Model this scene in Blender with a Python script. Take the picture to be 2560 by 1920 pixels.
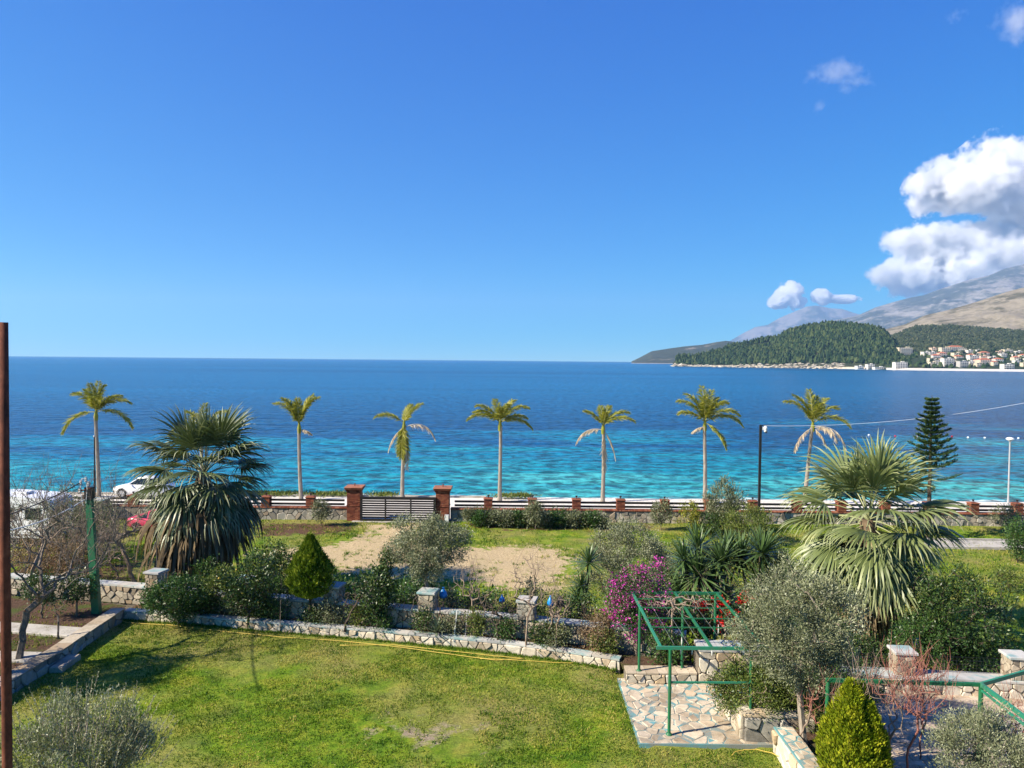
import bpy, math, random
import numpy as np
from mathutils import Matrix, Vector

for _o in list(bpy.data.objects):
    bpy.data.objects.remove(_o)
SC = bpy.context.scene
COL = SC.collection
R = math.radians

# ------------------------------------------------------------------ camera
F_PX, PCX, PCY = 1923.0, 1280.0, 960.0        # photograph is 2560 x 1920
CAM = np.array([0.0, 0.0, 11.1])
PITCH, ROLL = R(1.784), R(0.54)
_fw = np.array([0, math.cos(PITCH), -math.sin(PITCH)])
_r0 = np.array([1.0, 0, 0]); _u0 = np.array([0, math.sin(PITCH), math.cos(PITCH)])
_rt = _r0 * math.cos(ROLL) + _u0 * math.sin(ROLL)
_up = -_r0 * math.sin(ROLL) + _u0 * math.cos(ROLL)
cd = bpy.data.cameras.new('camera'); cam = bpy.data.objects.new('camera', cd); COL.objects.link(cam)
cd.sensor_width = 36.0; cd.lens = 36.0 * F_PX / 2560.0
cd.clip_start = 0.1; cd.clip_end = 80000.0
cam.matrix_world = Matrix(((_rt[0], _up[0], -_fw[0], CAM[0]), (_rt[1], _up[1], -_fw[1], CAM[1]),
                           (_rt[2], _up[2], -_fw[2], CAM[2]), (0, 0, 0, 1)))
SC.camera = cam

# ------------------------------------------------------------------ sky, sun, exposure
SUN_EL, SUN_BEHIND = R(36), R(20)             # sun on the left, a little behind the camera
sun_from = np.array([-math.cos(SUN_BEHIND) * math.cos(SUN_EL), -math.sin(SUN_BEHIND) * math.cos(SUN_EL), math.sin(SUN_EL)])
wd = bpy.data.worlds.new('World'); SC.world = wd; wd.use_nodes = True
wn = wd.node_tree.nodes; bg = wn['Background']
sky = wn.new('ShaderNodeTexSky'); sky.sky_type = 'NISHITA'; sky.sun_disc = False
sky.sun_elevation = SUN_EL
sky.sun_rotation = math.atan2(sun_from[0], sun_from[1])
sky.altitude = 0; sky.air_density = 1.0; sky.dust_density = 0.0; sky.ozone_density = 6.0
tcw = wn.new('ShaderNodeTexCoord'); vadd = wn.new('ShaderNodeVectorMath'); vadd.operation = 'ADD'; vadd.inputs[1].default_value = (0, 0, .05)
hsv = wn.new('ShaderNodeHueSaturation'); hsv.inputs['Saturation'].default_value = 1.45; hsv.inputs['Value'].default_value = 1.0
wl = wd.node_tree.links
wl.new(tcw.outputs['Generated'], vadd.inputs[0]); wl.new(vadd.outputs[0], sky.inputs[0])
wl.new(sky.outputs[0], hsv.inputs['Color'])
# clear, polarised-looking Mediterranean blue: one even grade per channel over the whole sky
sepc = wn.new('ShaderNodeSeparateColor'); comc = wn.new('ShaderNodeCombineColor'); wl.new(hsv.outputs[0], sepc.inputs[0]); SK = .124
for _i, (_a, _p) in enumerate(((2.35, 1.92), (1.29, 1.07), (.98, .46))):
    _q = sepc.outputs[_i]
    for _op, _v in (('MULTIPLY', SK), ('MINIMUM', .95), ('POWER', _p), ('MULTIPLY', _a / SK)):
        _m = wn.new('ShaderNodeMath'); _m.operation = _op; wl.new(_q, _m.inputs[0]); _m.inputs[1].default_value = _v; _q = _m.outputs[0]
    wl.new(_q, comc.inputs[_i])
wl.new(comc.outputs[0], bg.inputs[0]); bg.inputs[1].default_value = 0.056
sl = bpy.data.lights.new('sun', 'SUN'); sl.energy = 5.0; sl.angle = R(0.5); sl.color = (1.0, 0.895, 0.73)
so = bpy.data.objects.new('sun', sl); COL.objects.link(so); so.location = (-40, -10, 60)
so.rotation_euler = Vector(-sun_from).to_track_quat('-Z', 'Y').to_euler()
SC.render.engine = 'CYCLES'
SC.view_settings.view_transform = 'Standard'; SC.view_settings.look = 'None'
SC.view_settings.exposure = 1.15; SC.view_settings.gamma = 1.0; SC.view_settings.use_curve_mapping = False
SC.cycles.max_bounces = 12; SC.cycles.diffuse_bounces = 2; SC.cycles.glossy_bounces = 3
SC.cycles.transmission_bounces = 4; SC.cycles.transparent_max_bounces = 12; SC.cycles.volume_bounces = 10
SC.cycles.use_denoising = True

# ------------------------------------------------------------------ photograph pixel -> place
def ray(px, py):
    return _fw + _rt * ((px - PCX) / F_PX) + _up * ((PCY - py) / F_PX)
def W(px, py, z=0.0):
    d = ray(px, py); t = (z - CAM[2]) / d[2]; return CAM + d * t
def WY(px, py, Y):
    d = ray(px, py); return CAM + d * (Y / d[1])

# ------------------------------------------------------------------ mesh helpers
class G:
    def __init__(s): s.v = []; s.f = []; s.r = []; s.n = 0
    def add(s, V, F, r=0.5):
        V = np.asarray(V, float).reshape(-1, 3); F = F.tolist() if isinstance(F, np.ndarray) else F
        k = s.n; s.v.append(V); s.f.extend([[i + k for i in q] for q in F]); s.n += len(V)
        s.r.append(np.full(len(V), r) if np.isscalar(r) else np.asarray(r, float)); return s
    def box(s, c, d, rot=0.0, r=0.5, bev=0.0):
        x, y, z = [q / 2 for q in d]; b = min(bev, x * .9, y * .9, z * .9)
        if b <= 0:
            V = np.array([(i * x, j * y, k * z) for k in (-1, 1) for j in (-1, 1) for i in (-1, 1)])
            Fc = [(0, 2, 3, 1), (4, 5, 7, 6), (0, 1, 5, 4), (1, 3, 7, 5), (3, 2, 6, 7), (2, 0, 4, 6)]
        else:
            V = []; Fc = []
            rings = [(x - b, y - b, -z), (x, y, -z + b), (x, y, z - b), (x - b, y - b, z)]
            for (a, e, zz) in rings:
                V += [(-a, -e, zz)]
                V += [(a, -e, zz), (a, e, zz), (-a, e, zz)]
            V = np.array(V)
            Fc = [(3, 2, 1, 0), (12, 13, 14, 15)] + [(4 * q + i, 4 * q + (i + 1) % 4, 4 * q + 4 + (i + 1) % 4, 4 * q + 4 + i) for q in range(3) for i in range(4)]
        if rot:
            c_, s_ = math.cos(rot), math.sin(rot); V = V @ np.array([[c_, s_, 0], [-s_, c_, 0], [0, 0, 1]])
        return s.add(V + np.asarray(c, float), Fc, r)
    def tube(s, pts, rad, k=6, cap=True, r=0.5):
        P = np.asarray(pts, float); n = len(P); rad = np.full(n, rad) if np.isscalar(rad) else np.asarray(rad, float)
        T = np.gradient(P, axis=0); T /= np.linalg.norm(T, axis=1)[:, None] + 1e-9
        ref = np.array([0, 0, 1.0]) if abs(T[0][2]) < .9 else np.array([0, 1.0, 0])
        A = np.cross(T, ref); A /= np.linalg.norm(A, axis=1)[:, None] + 1e-9; B = np.cross(T, A)
        an = np.arange(k) * 2 * math.pi / k
        V = (P[:, None] + rad[:, None, None] * (np.cos(an)[None, :, None] * A[:, None] + np.sin(an)[None, :, None] * B[:, None])).reshape(-1, 3)
        Fc = [(i * k + j, i * k + (j + 1) % k, (i + 1) * k + (j + 1) % k, (i + 1) * k + j) for i in range(n - 1) for j in range(k)]
        if cap: Fc += [tuple(range(k))[::-1], tuple(range((n - 1) * k, n * k))]
        return s.add(V, Fc, r)
    def lathe(s, c, prof, k=16, r=0.5):
        c = np.asarray(c, float); an = np.arange(k) * 2 * math.pi / k
        V = [c + (a * math.cos(t), a * math.sin(t), z) for a, z in prof for t in an]; n = len(prof)
        Fc = [(i * k + j, i * k + (j + 1) % k, (i + 1) * k + (j + 1) % k, (i + 1) * k + j) for i in range(n - 1) for j in range(k)]
        Fc += [tuple(range(k))[::-1], tuple(range((n - 1) * k, n * k))]
        return s.add(V, Fc, r)
    def leaves(s, P, D, N, L, Wd, rnd, pos=.45):
        n = len(P); D = D / (np.linalg.norm(D, axis=1)[:, None] + 1e-9)
        S = np.cross(D, N); S /= np.linalg.norm(S, axis=1)[:, None] + 1e-9
        L = np.broadcast_to(np.asarray(L, float), (n,))[:, None]; Wd = np.broadcast_to(np.asarray(Wd, float), (n,))[:, None]
        V = np.stack([P, P + D * L * pos + S * Wd / 2, P + D * L, P + D * L * pos - S * Wd / 2], 1).reshape(-1, 3)
        return s.add(V, (np.arange(n)[:, None] * 4 + np.arange(4)), np.repeat(rnd, 4))
    def mesh(s, name, smooth=False):
        m = bpy.data.meshes.new(name)
        V = np.concatenate(s.v) if s.v else np.zeros((0, 3))
        m.from_pydata(V.tolist(), [], s.f)
        a = m.attributes.new('rnd', 'FLOAT', 'POINT'); a.data.foreach_set('value', np.concatenate(s.r).astype(np.float32))
        if smooth: m.shade_smooth()
        return m
    def obj(s, name, mat, parent=None, smooth=False):
        return put(name, s.mesh(name, smooth), mat, parent)

PLOC = {}
def put(name, mesh, mat, parent=None, M=None):
    if mat is not None and not mesh.materials: mesh.materials.append(mat)
    o = bpy.data.objects.new(name, mesh); COL.objects.link(o)
    if parent is not None:
        o.parent = parent
        o.matrix_parent_inverse = Matrix.Translation(-Vector(PLOC.get(parent, (0, 0, 0))))
    if M is not None: o.matrix_basis = M
    return o
def thing(name, label, cat, loc, group=None):
    o = bpy.data.objects.new(name, None); COL.objects.link(o); o.empty_display_size = .2
    o.location = [float(q) for q in loc]; PLOC[o] = [float(q) for q in loc]
    return tag(o, label, cat, group)
def tag(o, label, cat, group=None, kind=None):
    o['label'] = label; o['category'] = cat
    if group: o['group'] = group
    if kind: o['kind'] = kind
    return o
def structure(o): o['kind'] = 'structure'; return o
def stuff(o): o['kind'] = 'stuff'; return o
def lod(label): return label

def unit(v): v = np.asarray(v, float); return v / (np.linalg.norm(v) + 1e-9)
def fbm(x, y, seed=0, octv=4, ridged=False):
    x = np.asarray(x, float); y = np.asarray(y, float); out = np.zeros(np.broadcast(x, y).shape); a = 1.0; tot = 0
    def h(i, j, s):
        q = np.sin(i * 127.1 + j * 311.7 + s * 74.7) * 43758.5453; return q - np.floor(q)
    for o in range(octv):
        i = np.floor(x); j = np.floor(y); u = x - i; v = y - j; u = u * u * (3 - 2 * u); v = v * v * (3 - 2 * v); s = seed + o
        q = (h(i, j, s) * (1 - u) + h(i + 1, j, s) * u) * (1 - v) + (h(i, j + 1, s) * (1 - u) + h(i + 1, j + 1, s) * u) * v
        q = (1 - np.abs(2 * q - 1)) if ridged else q
        out += a * q; tot += a; a *= .5; x = x * 2.03 + 11.3; y = y * 2.03 + 5.7
    return out / tot

# ------------------------------------------------------------------ materials
MATS = {}
class N:
    def __init__(s, name):
        s.m = bpy.data.materials.new(name); s.m.use_nodes = True; s.t = s.m.node_tree; s.n = s.t.nodes
        s.b = s.n['Principled BSDF']; s.out = s.n['Material Output']; MATS[name] = s.m
    def link(s, a, b): s.t.links.new(a, b)
    def new(s, kind, **kw):
        q = s.n.new('ShaderNode' + kind)
        for k, v in kw.items(): setattr(q, k, v)
        return q
    def coord(s, scale=(1, 1, 1), rot=(0, 0, 0)):
        c = s.new('TexCoord'); m = s.new('Mapping'); m.inputs['Scale'].default_value = scale; m.inputs['Rotation'].default_value = rot
        g = s.new('NewGeometry'); s.link(g.outputs['Position'], m.inputs[0]); return m.outputs[0]
    def noise(s, sc, det=4, rough=.55, vec=None, dist=0.0):
        q = s.new('TexNoise'); q.inputs['Scale'].default_value = sc; q.inputs['Detail'].default_value = det
        q.inputs['Roughness'].default_value = rough; q.inputs['Distortion'].default_value = dist
        s.link(vec if vec is not None else s.coord(), q.inputs['Vector']); return q.outputs['Fac']
    def attr(s, nm='rnd'):
        q = s.new('Attribute'); q.attribute_name = nm; return q.outputs['Fac']
    def ramp(s, fac, stops):
        q = s.new('ValToRGB'); e = q.color_ramp.elements
        while len(e) < len(stops): e.new(.5)
        for k, (p, c) in enumerate(stops):
            e[k].position = p; c = (c, c, c) if np.isscalar(c) else c; e[k].color = (*c, 1)
        s.link(fac, q.inputs[0]); return q.outputs[0]
    def mix(s, fac, a, b, mode='MIX'):
        q = s.new('Mix', data_type='RGBA', blend_type=mode)
        for v, i in ((fac, 0), (a, 6), (b, 7)):
            if isinstance(v, bpy.types.NodeSocket): s.link(v, q.inputs[i])
            elif np.isscalar(v): q.inputs[i].default_value = v if i == 0 else (v, v, v, 1)
            else: q.inputs[i].default_value = (*v, 1)
        return q.outputs[2]
    def math(s, op, a, b=0.0, c=0.0, clamp=False):
        q = s.new('Math', operation=op, use_clamp=clamp)
        for v, i in ((a, 0), (b, 1), (c, 2)):
            if isinstance(v, bpy.types.NodeSocket): s.link(v, q.inputs[i])
            else: q.inputs[i].default_value = v
        return q.outputs[0]
    def bump(s, h, strength=.5, dist=.02):
        q = s.new('Bump'); q.inputs['Strength'].default_value = strength; q.inputs['Distance'].default_value = dist
        s.link(h, q.inputs['Height']); s.link(q.outputs[0], s.b.inputs['Normal']); return q
    def fin(s, col, rough=.8, spec=.3, metal=0.0):
        if isinstance(col, bpy.types.NodeSocket): s.link(col, s.b.inputs['Base Color'])
        else: s.b.inputs['Base Color'].default_value = (*col, 1)
        s.b.inputs['Roughness'].default_value = rough; s.b.inputs['Specular IOR Level'].default_value = spec
        s.b.inputs['Metallic'].default_value = metal; return s.m
def mix3(a, b, t): return tuple(x * (1 - t) + y * t for x, y in zip(a, b))

def leafmat(name, c1, c2, c3=None, trans=.3, rough=.5, spec=.35):
    n = N(name); c3 = c3 or c2
    col = n.ramp(n.attr(), [(0, c1), (.55, c2), (1, c3)])
    n.fin(col, rough, spec)
    t = n.new('BsdfTranslucent'); n.link(n.mix(1.0, col, (1.0, 1.0, .55), 'MULTIPLY'), t.inputs[0])
    ms = n.new('MixShader'); ms.inputs[0].default_value = trans
    n.link(n.b.outputs[0], ms.inputs[1]); n.link(t.outputs[0], ms.inputs[2]); n.link(ms.outputs[0], n.out.inputs[0]); return n.m
def barkmat(name, c1, c2, sc=14):
    n = N(name); v = n.coord((1, 1, .25)); f = n.noise(sc, 5, .65, v)
    n.bump(f, .6, .02); return n.fin(n.ramp(f, [(.3, c1), (.7, c2)]), .9, .15)
def paint(name, c, rough=.45, spec=.4, dirt=.25, metal=0.0):
    n = N(name); f = n.noise(6, 5, .65); d = mix3(c, (.12, .1, .08), dirt)
    return n.fin(n.ramp(f, [(.35, d), (.55, c), (1, mix3(c, (.8, .8, .78), .06))]), rough, spec, metal)

def stonemat(name, stops, sc=9):
    n = N(name); f = n.noise(sc, 6, .7); base = n.mix(.6, n.ramp(n.attr(), stops), n.ramp(n.noise(1.1, 6, .75), [(.36, (.42, .40, .36)), (.54, 1.0)]), 'MULTIPLY')
    col = n.mix(.55, base, n.ramp(f, [(.25, .35), (.5, .75), (.8, 1.0)]), 'MULTIPLY'); n.bump(f, .7, .015)
    return n.fin(col, .9, .2)
M_LIME = stonemat('limestone', [(0, (.42, .34, .24)), (.25, (.64, .56, .43)), (.6, (.76, .69, .56)), (.85, (.56, .42, .26)), (1, (.52, .48, .41))])
M_GREYST = stonemat('grey_stone', [(0, (.22, .20, .17)), (.4, (.42, .39, .33)), (.75, (.52, .48, .40)), (1, (.36, .28, .20))])
M_MIDST = stonemat('weathered_limestone', [(0, (.24, .20, .15)), (.3, (.42, .36, .27)), (.65, (.54, .47, .36)), (.85, (.38, .28, .18)), (1, (.32, .30, .26))])
M_MORT = N('mortar'); _f = M_MORT.noise(20, 5); M_MORT.bump(_f, .5, .02); M_MORT = M_MORT.fin(M_MORT.ramp(_f, [(.3, (.10, .085, .07)), (.7, (.22, .19, .15))]), .95, .1)
M_MORTL = N('pale_mortar'); _f = M_MORTL.noise(20, 5); M_MORTL.bump(_f, .5, .02); M_MORTL = M_MORTL.fin(M_MORTL.ramp(_f, [(.3, (.16, .14, .11)), (.7, (.30, .27, .22))]), .95, .1)
def capmat():
    n = N('capstone_slate'); f = n.noise(3.2, 6, .7); g = n.noise(1.4, 4, .6)
    base = n.ramp(n.attr(), [(0, (.36, .36, .35)), (.5, (.55, .54, .50)), (1, (.46, .42, .36))])
    t = n.mix(n.ramp(g, [(.50, 0.0), (.62, .7)]), base, (.16, .36, .38)); n.bump(f, .5, .01)
    return n.fin(n.mix(.5, t, n.ramp(f, [(.3, .4), (.7, 1.0)]), 'MULTIPLY'), .8, .3)
M_CAP = capmat()
def groutmat():
    n = N('turquoise_grout'); f = n.noise(1.1, 4); g = n.noise(30, 3); n.bump(g, .4, .01)
    return n.fin(n.ramp(f, [(.42, (.20, .22, .20)), (.54, (.12, .26, .27)), (.72, (.14, .36, .38))]), .85, .25)
M_GROUT = groutmat()
M_FLAG = stonemat('flagstone', [(0, (.42, .34, .24)), (.4, (.57, .48, .36)), (.75, (.64, .54, .40)), (1, (.48, .37, .25))], 6)
def brickmat():
    n = N('red_brick'); f = n.noise(22, 5, .7); base = n.ramp(n.attr(), [(0, (.12, .035, .022)), (.5, (.23, .070, .040)), (1, (.32, .125, .065))])
    n.bump(f, .6, .01); return n.fin(n.mix(.5, base, n.ramp(f, [(.3, .45), (.7, 1.0)]), 'MULTIPLY'), .85, .2)
M_BRICK = brickmat()
M_TILE = stonemat('terracotta_coping', [(0, (.20, .06, .035)), (.5, (.32, .11, .06)), (1, (.42, .19, .12))], 14)
M_BLACK = paint('black_paint', (.012, .012, .014), .4, .4, .1)
M_GREEN = paint('green_paint', (.010, .13, .05), .5, .35, .25)
M_GREENL = paint('faded_green_paint', (.02, .20, .115), .5, .35, .3)
M_POLE = paint('utility_pole_green', (.012, .13, .055), .5, .4, .2)
M_WHITE = paint('white_paint', (.78, .78, .76), .4, .4, .05)
M_GREYP = paint('grey_paint', (.35, .36, .37), .5, .4, .15)
M_CONC = stonemat('concrete', [(0, (.42, .39, .34)), (1, (.55, .52, .46))], 4)
M_CABLE = paint('pale_cable', (.62, .62, .60), .6, .3, .1); M_WIRE = paint('galvanised_wire', (.22, .23, .23), .5, .4, .1)
M_CABLED = paint('dark_cable', (.03, .03, .03), .6, .3, .1)
M_YEL = paint('yellow_hose', (.55, .40, .07), .5, .35, .15)
M_RUBBER = paint('rubber', (.015, .015, .016), .8, .2, .1)
M_ALLOY = paint('alloy', (.55, .56, .58), .3, .5, .1, .8)
def rust():
    n = N('rusty_steel'); f = n.noise(14, 6, .7, n.coord((1, 1, .5))); n.bump(f, .6, .004)
    return n.fin(n.ramp(f, [(.3, (.035, .012, .008)), (.55, (.13, .04, .022)), (.75, (.22, .085, .05))]), .85, .25)
M_RUST = rust()
def glass():
    n = N('dark_glass'); return n.fin((.015, .02, .025), .05, .6)
M_GLASS = glass()
# leaves
L_OLIVE = leafmat('olive_leaf', (.09, .105, .05), (.22, .24, .13), (.44, .45, .31), .18, .5)
L_OLIVED = leafmat('olive_leaf_dark', (.065, .082, .035), (.16, .18, .09), (.34, .35, .22), .18, .5)
L_CITRUS = leafmat('citrus_leaf', (.016, .036, .010), (.042, .088, .018), (.15, .20, .05), .2, .42, .4)
L_GREEN = leafmat('shrub_leaf', (.020, .055, .012), (.055, .12, .025), (.13, .20, .05), .25, .4)
L_LIGHT = leafmat('light_shrub_leaf', (.05, .09, .015), (.14, .18, .035), (.30, .32, .09), .3, .45)
L_YELLOW = leafmat('yellow_green_leaf', (.10, .14, .015), (.26, .26, .03), (.42, .38, .06), .3, .45)
L_THUJA = leafmat('thuja_leaf', (.08, .13, .006), (.24, .30, .012), (.46, .45, .03), .2, .6, .2)
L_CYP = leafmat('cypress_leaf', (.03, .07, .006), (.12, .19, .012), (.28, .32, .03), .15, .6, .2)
L_DRY = leafmat('dry_leaf', (.12, .07, .035), (.24, .16, .085), (.36, .27, .16), .2, .7, .15)
L_BOUG = leafmat('bougainvillea_bract', (.34, .015, .22), (.62, .05, .44), (.80, .22, .62), .35, .6, .15)
L_RED = leafmat('red_petal', (.40, .005, .01), (.65, .015, .02), (.75, .06, .05), .3, .5, .2)
L_PINE = leafmat('norfolk_needle', (.012, .035, .010), (.035, .075, .018), (.10, .14, .03), .1, .5)
L_FAN = leafmat('fan_palm_leaf', (.05, .08, .022), (.19, .23, .085), (.52, .52, .29), .2, .42, .45)
L_FAND = leafmat('fan_palm_leaf_dark', (.025, .042, .014), (.10, .13, .05), (.46, .46, .29), .16, .42, .45)
L_FANDEADD = leafmat('dead_palm_leaf_dark', (.05, .036, .024), (.13, .095, .055), (.34, .25, .14), .12, .8, .1)
L_FANDEAD = leafmat('dead_palm_leaf', (.10, .075, .045), (.22, .17, .10), (.46, .36, .20), .15, .8, .1)
L_QUEEN = leafmat('queen_palm_leaf', (.10, .14, .012), (.30, .31, .035), (.58, .52, .12), .32, .5)
L_QDEAD = leafmat('dead_queen_leaf', (.34, .26, .16), (.52, .42, .29), (.66, .57, .44), .2, .8, .1)
L_YUCCA = leafmat('yucca_leaf', (.025, .06, .018), (.075, .13, .04), (.24, .30, .13), .12, .35, .5)
L_ALOE = leafmat('aloe_leaf', (.07, .10, .06), (.16, .20, .12), (.26, .30, .18), .1, .4, .4)
B_OLIVE = barkmat('olive_bark', (.16, .13, .10), (.36, .31, .25))
B_GREY = barkmat('grey_bark', (.09, .075, .06), (.23, .19, .15))
B_DARK = barkmat('dark_bark', (.045, .032, .024), (.13, .10, .075))
B_TWIG = barkmat('dry_twig', (.14, .10, .075), (.32, .25, .19))
B_REDTWIG = barkmat('red_twig', (.18, .06, .045), (.36, .17, .13))
B_PALM = barkmat('palm_trunk_grey', (.15, .13, .105), (.34, .30, .25), 8)
B_FAN = barkmat('fan_palm_trunk', (.07, .045, .03), (.22, .16, .10), 10)
# ================================================================== the setting
rng = np.random.default_rng(7); random.seed(7)
MIDX = [-70, -24, -15.7, -1.8, 5.3, 6.0, 8.2, 16, 70]; MIDY = [43.0, 32.7, 31.0, 27.95, 26.1, 25.6, 24.5, 23.7, 18.5]
def ymid(x): return np.interp(x, MIDX, MIDY)

def inpoly(px, py, poly):
    poly = np.asarray(poly, float); ins = np.zeros(px.shape, bool); dist = np.full(px.shape, 1e9)
    for i in range(len(poly)):
        a, b = poly[i], poly[(i + 1) % len(poly)]
        c = ((a[1] > py) != (b[1] > py)) & (px < (b[0] - a[0]) * (py - a[1]) / (b[1] - a[1] + 1e-12) + a[0]); ins ^= c
        d = b - a; t = np.clip(((px - a[0]) * d[0] + (py - a[1]) * d[1]) / (d @ d), 0, 1)
        dist = np.minimum(dist, np.hypot(px - a[0] - t * d[0], py - a[1] - t * d[1]))
    return np.where(ins, dist, -dist)
def grid(name, xs, ys_of, nrow, zf, mat, attrs=None):
    nx = len(xs); X = np.repeat(xs[None], nrow, 0); Y = np.zeros_like(X)
    for j, x in enumerate(xs):
        a, b = ys_of(x); Y[:, j] = np.linspace(a, b, nrow)
    Z = zf(X, Y); V = np.stack([X, Y, Z], -1).reshape(-1, 3)
    i = np.arange(nrow - 1)[:, None] * nx + np.arange(nx - 1)[None]
    Fq = np.stack([i, i + 1, i + 1 + nx, i + nx], -1).reshape(-1, 4)
    m = bpy.data.meshes.new(name); m.from_pydata(V.tolist(), [], Fq.tolist()); m.shade_smooth()
    for k, fn in (attrs or {}).items():
        a = m.attributes.new(k, 'FLOAT', 'POINT'); a.data.foreach_set('value', fn(X, Y).reshape(-1).astype(np.float32))
    return structure(put(name, m, mat))

def grassmat(name, lot):
    n = N(name); big = n.noise(.22, 4, .6); mid = n.noise(1.3, 5, .65); fine = n.noise(38, 4, .7); spot = n.noise(.9, 5, .7, None, .4)
    g = n.ramp(mid, [(.34, (.075, .16, .008)), (.48, (.15, .255, .012)), (.66, (.31, .34, .03))])
    dry = n.ramp(fine, [(.3, (.25, .21, .06)), (.7, (.42, .34, .13))])
    col = n.mix(n.ramp(big, [(.42, 0.0), (.62, .75)]), g, dry)
    straw = n.ramp(fine, [(.3, (.28, .21, .13)), (.7, (.52, .43, .30))])
    at = n.attr('bare')
    thr = n.math('SUBTRACT', n.math('ADD', spot, at), .63)
    col = n.mix(n.math('MULTIPLY', thr, 9.0, clamp=True), col, straw)
    if lot:
        sand = n.ramp(n.noise(7, 6, .7), [(.25, (.36, .255, .125)), (.5, (.57, .44, .245)), (.75, (.68, .55, .35))])
        s = n.math('ADD', n.attr('sand'), n.math('MULTIPLY', n.math('SUBTRACT', n.noise(.9, 7, .8), .52), 12.0))
        col = n.mix(n.math('MULTIPLY_ADD', s, 2.2, .5, clamp=True), col, sand)
        soil = n.ramp(n.noise(9, 6, .7), [(.3, (.06, .032, .02)), (.7, (.20, .11, .065))])
        s = n.math('ADD', n.attr('soil'), n.math('MULTIPLY', n.math('SUBTRACT', n.noise(1.0, 7, .8), .5), 8.0))
        col = n.mix(n.math('MULTIPLY_ADD', s, 2.2, .5, clamp=True), col, soil)
    col = n.mix(.9, col, n.ramp(n.noise(16, 6, .8), [(.32, .30), (.5, .8), (.66, 1.3)]), 'MULTIPLY')
    n.bump(n.math('ADD', fine, mid), .9, .05); return n.fin(col, .9, .15)
M_LOT = grassmat('lot_grass', True); M_LAWN = grassmat('lawn_grass', False)
def soilmat(name, a, b):
    n = N(name); f = n.noise(9, 6, .75); g = n.noise(40, 4); n.bump(n.math('ADD', f, g), 1.0, .06)
    return n.fin(n.mix(n.ramp(n.noise(1.2, 5), [(.52, 0.0), (.66, .8)]), n.ramp(f, [(.3, a), (.7, b)]), (.07, .11, .02)), .95, .1)
M_SOIL = soilmat('garden_soil', (.045, .026, .018), (.17, .105, .07))

# lower plot between garden and promenade ----------------------------------------
SAND = [W(*p)[:2] for p in [(922, 1308), (1050, 1308), (1085, 1345), (1130, 1368), (1200, 1366), (1300, 1363), (1400, 1372), (1440, 1390), (1425, 1430), (1390, 1475), (1250, 1475), (1140, 1450), (1000, 1446), (860, 1432), (760, 1410), (640, 1396), (650, 1374), (790, 1366), (880, 1350), (912, 1330)]]
SOILP = [W(*p)[:2] for p in [(655, 1310), (870, 1310), (860, 1330), (760, 1336), (655, 1340)]]
SOIL2 = [W(*p)[:2] for p in [(1170, 1308), (1620, 1308), (1660, 1322), (1500, 1330), (1300, 1328), (1170, 1322)]]
SOIL3 = [W(*p)[:2] for p in [(0, 1380), (250, 1385), (330, 1400), (360, 1450), (0, 1480)]]
def soil_attr(X, Y):
    d = np.maximum(np.maximum(inpoly(X, Y, SOILP), inpoly(X, Y, SOIL2) - .5), inpoly(X, Y, SOIL3) * .5 - .3)
    return np.clip(d, -1.2, 1.2)
xs = np.concatenate([np.linspace(-170, -46, 32), np.linspace(-45, 45, 301), np.linspace(46, 200, 36)])
grid('plot_ground', xs, lambda x: (float(ymid(x)) - .6, 52.75), 90, lambda X, Y: (fbm(X * .35, Y * .35, 3) - .5) * .16 - .02, M_LOT,
     {'sand': lambda X, Y: np.clip(inpoly(X, Y, SAND) * 1.1, -1.5, 1.5), 'soil': soil_attr, 'bare': lambda X, Y: X * 0 - .05})
# upper garden lawn ---------------------------------------------------------------
BARE = [W(*p, .8)[:2] for p in [(880, 1770), (1330, 1760), (1340, 1850), (1150, 1905), (880, 1880)]]
def bare_attr(X, Y):
    b = np.clip(inpoly(X, Y, BARE) * .12, -.2, .13)
    return b - .02 + .06 * np.exp(-((Y - 26.2 + .15 * X) / .7) ** 2) * (fbm(X * .4, Y * .4, 9) > .45)
xs = np.concatenate([np.linspace(-80, -16, 17), np.linspace(-15.3, 14, 147), np.linspace(15, 80, 17)])
def lawn_z(X, Y): return .78 + (fbm(X * .5, Y * .5, 5) - .5) * .05 - .14 * ((X > 3.55) & (Y > 20.45)) - .05 * ((X > 3.5) & (Y <= 20.45))
grid('lawn', xs, lambda x: (-40, float(ymid(x)) + .15), 120, lawn_z, M_LAWN, {'bare': bare_attr})

# promenade, beach, sea ------------------------------------------------------------
n = N('promenade_concrete'); _f = n.noise(1.8, 6, .7); _g = n.noise(25, 4); n.bump(_g, .3, .01)
M_PROM = n.fin(n.ramp(_f, [(.3, (.52, .48, .42)), (.7, (.68, .64, .57))]), .9, .2)
g = G(); g.box((-92, 57.2, -.32), (180, 8.8, .6)); g.box((103, 55.9, -.322), (210, 6.2, .6)); structure(g.obj('promenade', M_PROM))
g = G(); g.box((-92, 61.74, -.26), (180, .28, .75)); structure(g.obj('promenade_kerb', M_CONC))
n = N('beach_pebbles'); _f = n.noise(5, 6, .75); _g = n.noise(1.1, 4); v = n.new('TexVoronoi'); v.inputs['Scale'].default_value = 9
n.link(n.coord(), v.inputs['Vector']); n.bump(v.outputs['Distance'], .8, .05)
M_BEACH = n.fin(n.mix(.5, n.ramp(_g, [(.3, (.58, .53, .45)), (.7, (.74, .70, .63))]), n.ramp(_f, [(.3, .5), (.6, 1.0)]), 'MULTIPLY'), .95, .2)
grid('beach', np.linspace(-260, 420, 200), lambda x: (58.7, 82), 60, lambda X, Y: -.06 - np.clip(Y - 62.2, 0, 99) * .19 + (fbm(X * .3, Y * .5, 8) - .5) * (.06 + .25 * (Y > 63)), M_BEACH)

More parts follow.
